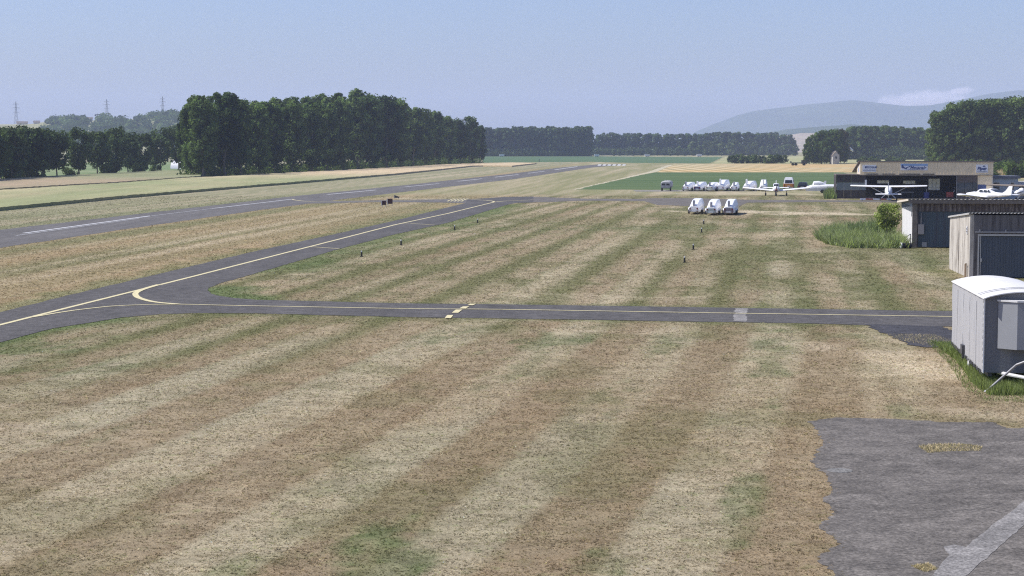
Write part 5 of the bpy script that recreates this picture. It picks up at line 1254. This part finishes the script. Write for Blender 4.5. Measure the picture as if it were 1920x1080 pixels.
# white covered trailer
C0 = G(1843.5, 698.5, .45)
def covered_wagon():
    rz = R(-7.5); t = thing('covered_wagon', 'large white tarpaulin covered trailer with arched roof and front sheet coloured dark for shade', 'trailer', (C0.x, C0.y, 0), rz)
    w, L, z0, zf, zb, rise = 2.5, 9.1, .45, 2.78, 2.64, .22
    lean = .06
    def arch(y, z, n=14, off=0.0): return [(-lean * 0 + w * i / n, y, z + rise * math.sin(math.pi * i / n) ** .8 + off) for i in range(n + 1)]
    # side sheets with slightly sagging hem
    for x, sg in ((0, -1), (w, 1)):
        rows = []
        for k in range(7):
            v = k / 6; rw = []
            for j in range(25):
                y = L * j / 24; top = zf + (zb - zf) * j / 24
                z = z0 + (top - z0) * v + (-.03 * math.sin(j * 2.1) if k == 0 else 0)
                rw.append((x + sg * (.012 * math.sin(j * 1.7 + k) + .03 * math.sin(math.pi * v) * math.sin(math.pi * j / 24)) , y, z))
            rows.append(rw)
        m = MB(); n = 25; m.add([p for r in rows for p in r], [(k * n + j, k * n + j + 1, (k + 1) * n + j + 1, (k + 1) * n + j) for k in range(6) for j in range(n - 1)])
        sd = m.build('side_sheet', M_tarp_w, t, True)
        lac = MB()
        for k in range(12): lac.box((x + sg * .018, .10 + .03 * (k % 2), z0 + .15 + k * .19), (.012, .028, .11), 0, R(14 if k % 2 else -14))
        lac.build('lacing', DGREY, sd)
        seam = MB()
        for y in (1.85, 3.65, 5.45, 7.25): seam.box((x + sg * .035, y, z0 + 1.08), (.012, .05, 2.1 - .02 * y))
        seam.build('sheet_seam', OFFW, sd)
        eye = MB()
        for k in range(44): eye.tube((x + sg * .03, .2 + k * .2, z0 + (.05 if k % 2 else -.09)), (x + sg * .03, .4 + k * .2, z0 + (-.09 if k % 2 else .05)), .010, .010, 5)
        eye.build('hem_rope', DGREY, sd)
        MB().span((x - .02, -.01, z0 - .02), (x + .02, .07, zf)).build('corner_trim', OFFW, sd)
    front = arch(0, zf); m = MB().poly([(0.02, .02, z0)] + [(p[0], .02, p[2] - .01) for p in front] + [(w - .02, .02, z0)], (0, .04, 0)); fr = m.build('front_sheet', M_tarp_shade, t)
    MB().poly([(0.02, L, z0)] + [(p[0], L, p[2] - .01 + zb - zf) for p in front] + [(w - .02, L, z0)], (0, -.04, 0)).build('back_sheet', M_tarp_w, t)
    ra = []
    for k in range(13):
        y = -.12 + (L + .2) * k / 12; z = zf + (zb - zf) * k / 12 + .015
        top = [(p[0] * 1.03 - .04, y, p[2]) for p in arch(0, z)]; ra.append(top + [(p[0], y, p[2] - .03) for p in top[::-1]])
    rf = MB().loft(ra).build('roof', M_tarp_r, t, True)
    for y in (1.05, 1.55):
        s_ = MB(); z = zf + (zb - zf) * (y / L) + .034
        s_.loft([[(p[0] * 1.03 - .04, yy, p[2] + dz) for yy, dz in ((y - .012, .0), (y + .012, .0), (y + .012, .014), (y - .012, .014))] for p in arch(0, z)]); s_.build('roof_seam', GREY, rf)
    # bay box on the front
    bx = MB().poly([(.42, -.003, 1.25), (.42, -.003, 2.72), (.42, -.02, 2.72), (.42, -.02, 1.25)], (.01, 0, 0))
    bay = MB(); A = [(.42, -.005), (.95, -.42), (1.85, -.42), (2.35, -.005)]
    bay.poly([(x, y, 1.22) for x, y in A], (0, 0, 1.48)); by = bay.build('front_locker', M('locker_grey', (0.26, 0.27, 0.29), .5, 0, .06, 2), t)
    MB().poly([(x + (x - 1.39) * .04, y - .03, 2.70) for x, y in A], (0, 0, .05)).build('lid', OFFW, by)
    # chassis
    MB().span((.15, .1, .32), (.27, L - .1, z0 - .01)).span((w - .27, .1, .32), (w - .15, L - .1, z0 - .01)).span((.27, 2, .34), (w - .27, 2.1, .44)).span((.27, 6, .34), (w - .27, 6.1, .44)).build('chassis', DGREY, t)
    for x in (.16, w - .16):
        for y in (4.2,):
            wl = MB().tube((x - .11, y, .34), (x + .11, y, .34), .34, .34, 20).build('wheel', BLACK, t)
            MB().tube((x + (-.115 if x < 1 else .115), y, .34), (x + (-.14 if x < 1 else .14), y, .34), .2, .18, 14).build('rim', WHITE, wl)
    MB().box((-.05, 5.2, .62), (.10, .5, .3)).box((-.06, 5.0, .42), (.06, .12, .2)).build('hand_brake', DGREY, t)
    MB().tube((.5, .3, .42), (1.25, -1.5, .46), .06, .05, 8).tube((2.0, .3, .42), (1.25, -1.5, .46), .06, .05, 8).box((1.25, -1.6, .5), (.12, .35, .1)).build('drawbar', OFFW, t)
    j = MB().tube((1.40, -1.25, .12), (1.40, -1.25, .95), .035, .035, 8).build('jockey_stand', GREY, t); MB().tube((1.35, -1.25, .13), (1.47, -1.25, .13), .13, .13, 14).build('jockey_wheel', BLACK, j)
    MB().box((1.55, -.55, .45), (.4, .3, .62)).tube((1.50, -.72, .30), (1.50, -.66, .30), .2, .2, 16).build('gas_bottle_cover', M('dark_green_cover', (0.03, 0.05, 0.04), .6), t)
    return t
covered_wagon()
a, b_ = G(1848, 736), Vector((0, 0, 0))
e = G(1925, 676, 1.05)
t = thing('leaning_pole', 'long grey pole leaning from the grass up to the trailer drawbar', 'pole', a)
e2 = e - a
MB().tube((0, 0, .02), (e2.x * .75, e2.y * .75, .90), .036, .036, 12).tube((e2.x * .75, e2.y * .75, .90), (e2.x * 1.05, e2.y * 1.05, 1.06), .036, .036, 12).build('tube', GREY, t, True)
MB().tube((-.02, 0, 0), (.03, 0, .05), .055, .05, 12).build('end_cap', GREY, t)

# ------------------------------------------------------------------ clouds and haze
cloud('cloud', 'long low pinkish cloud bank lying behind the mountain crest', 1722, 189, 120, 24, R(-4))
cloud('cloud', 'small separate puff of cloud right of the bank over the mountain', 1792, 171, 22, 9)
hzm = bpy.data.materials.new('haze'); hzm.use_nodes = True; ht = hzm.node_tree; ht.nodes.clear()
ho = ht.nodes.new('ShaderNodeOutputMaterial'); hv = ht.nodes.new('ShaderNodeVolumePrincipled')
hv.inputs['Color'].default_value = (0.64, 0.74, 1.0, 1); hv.inputs['Density'].default_value = 0.000125; hv.inputs['Anisotropy'].default_value = 0.0
ht.links.new(hv.outputs[0], ho.inputs['Volume'])
hb = MB().span((-5200, -80, -2), (5200, 10150, 290)).build('haze', hzm)
tag(hb, kind='stuff'); hb.display_type = 'WIRE'
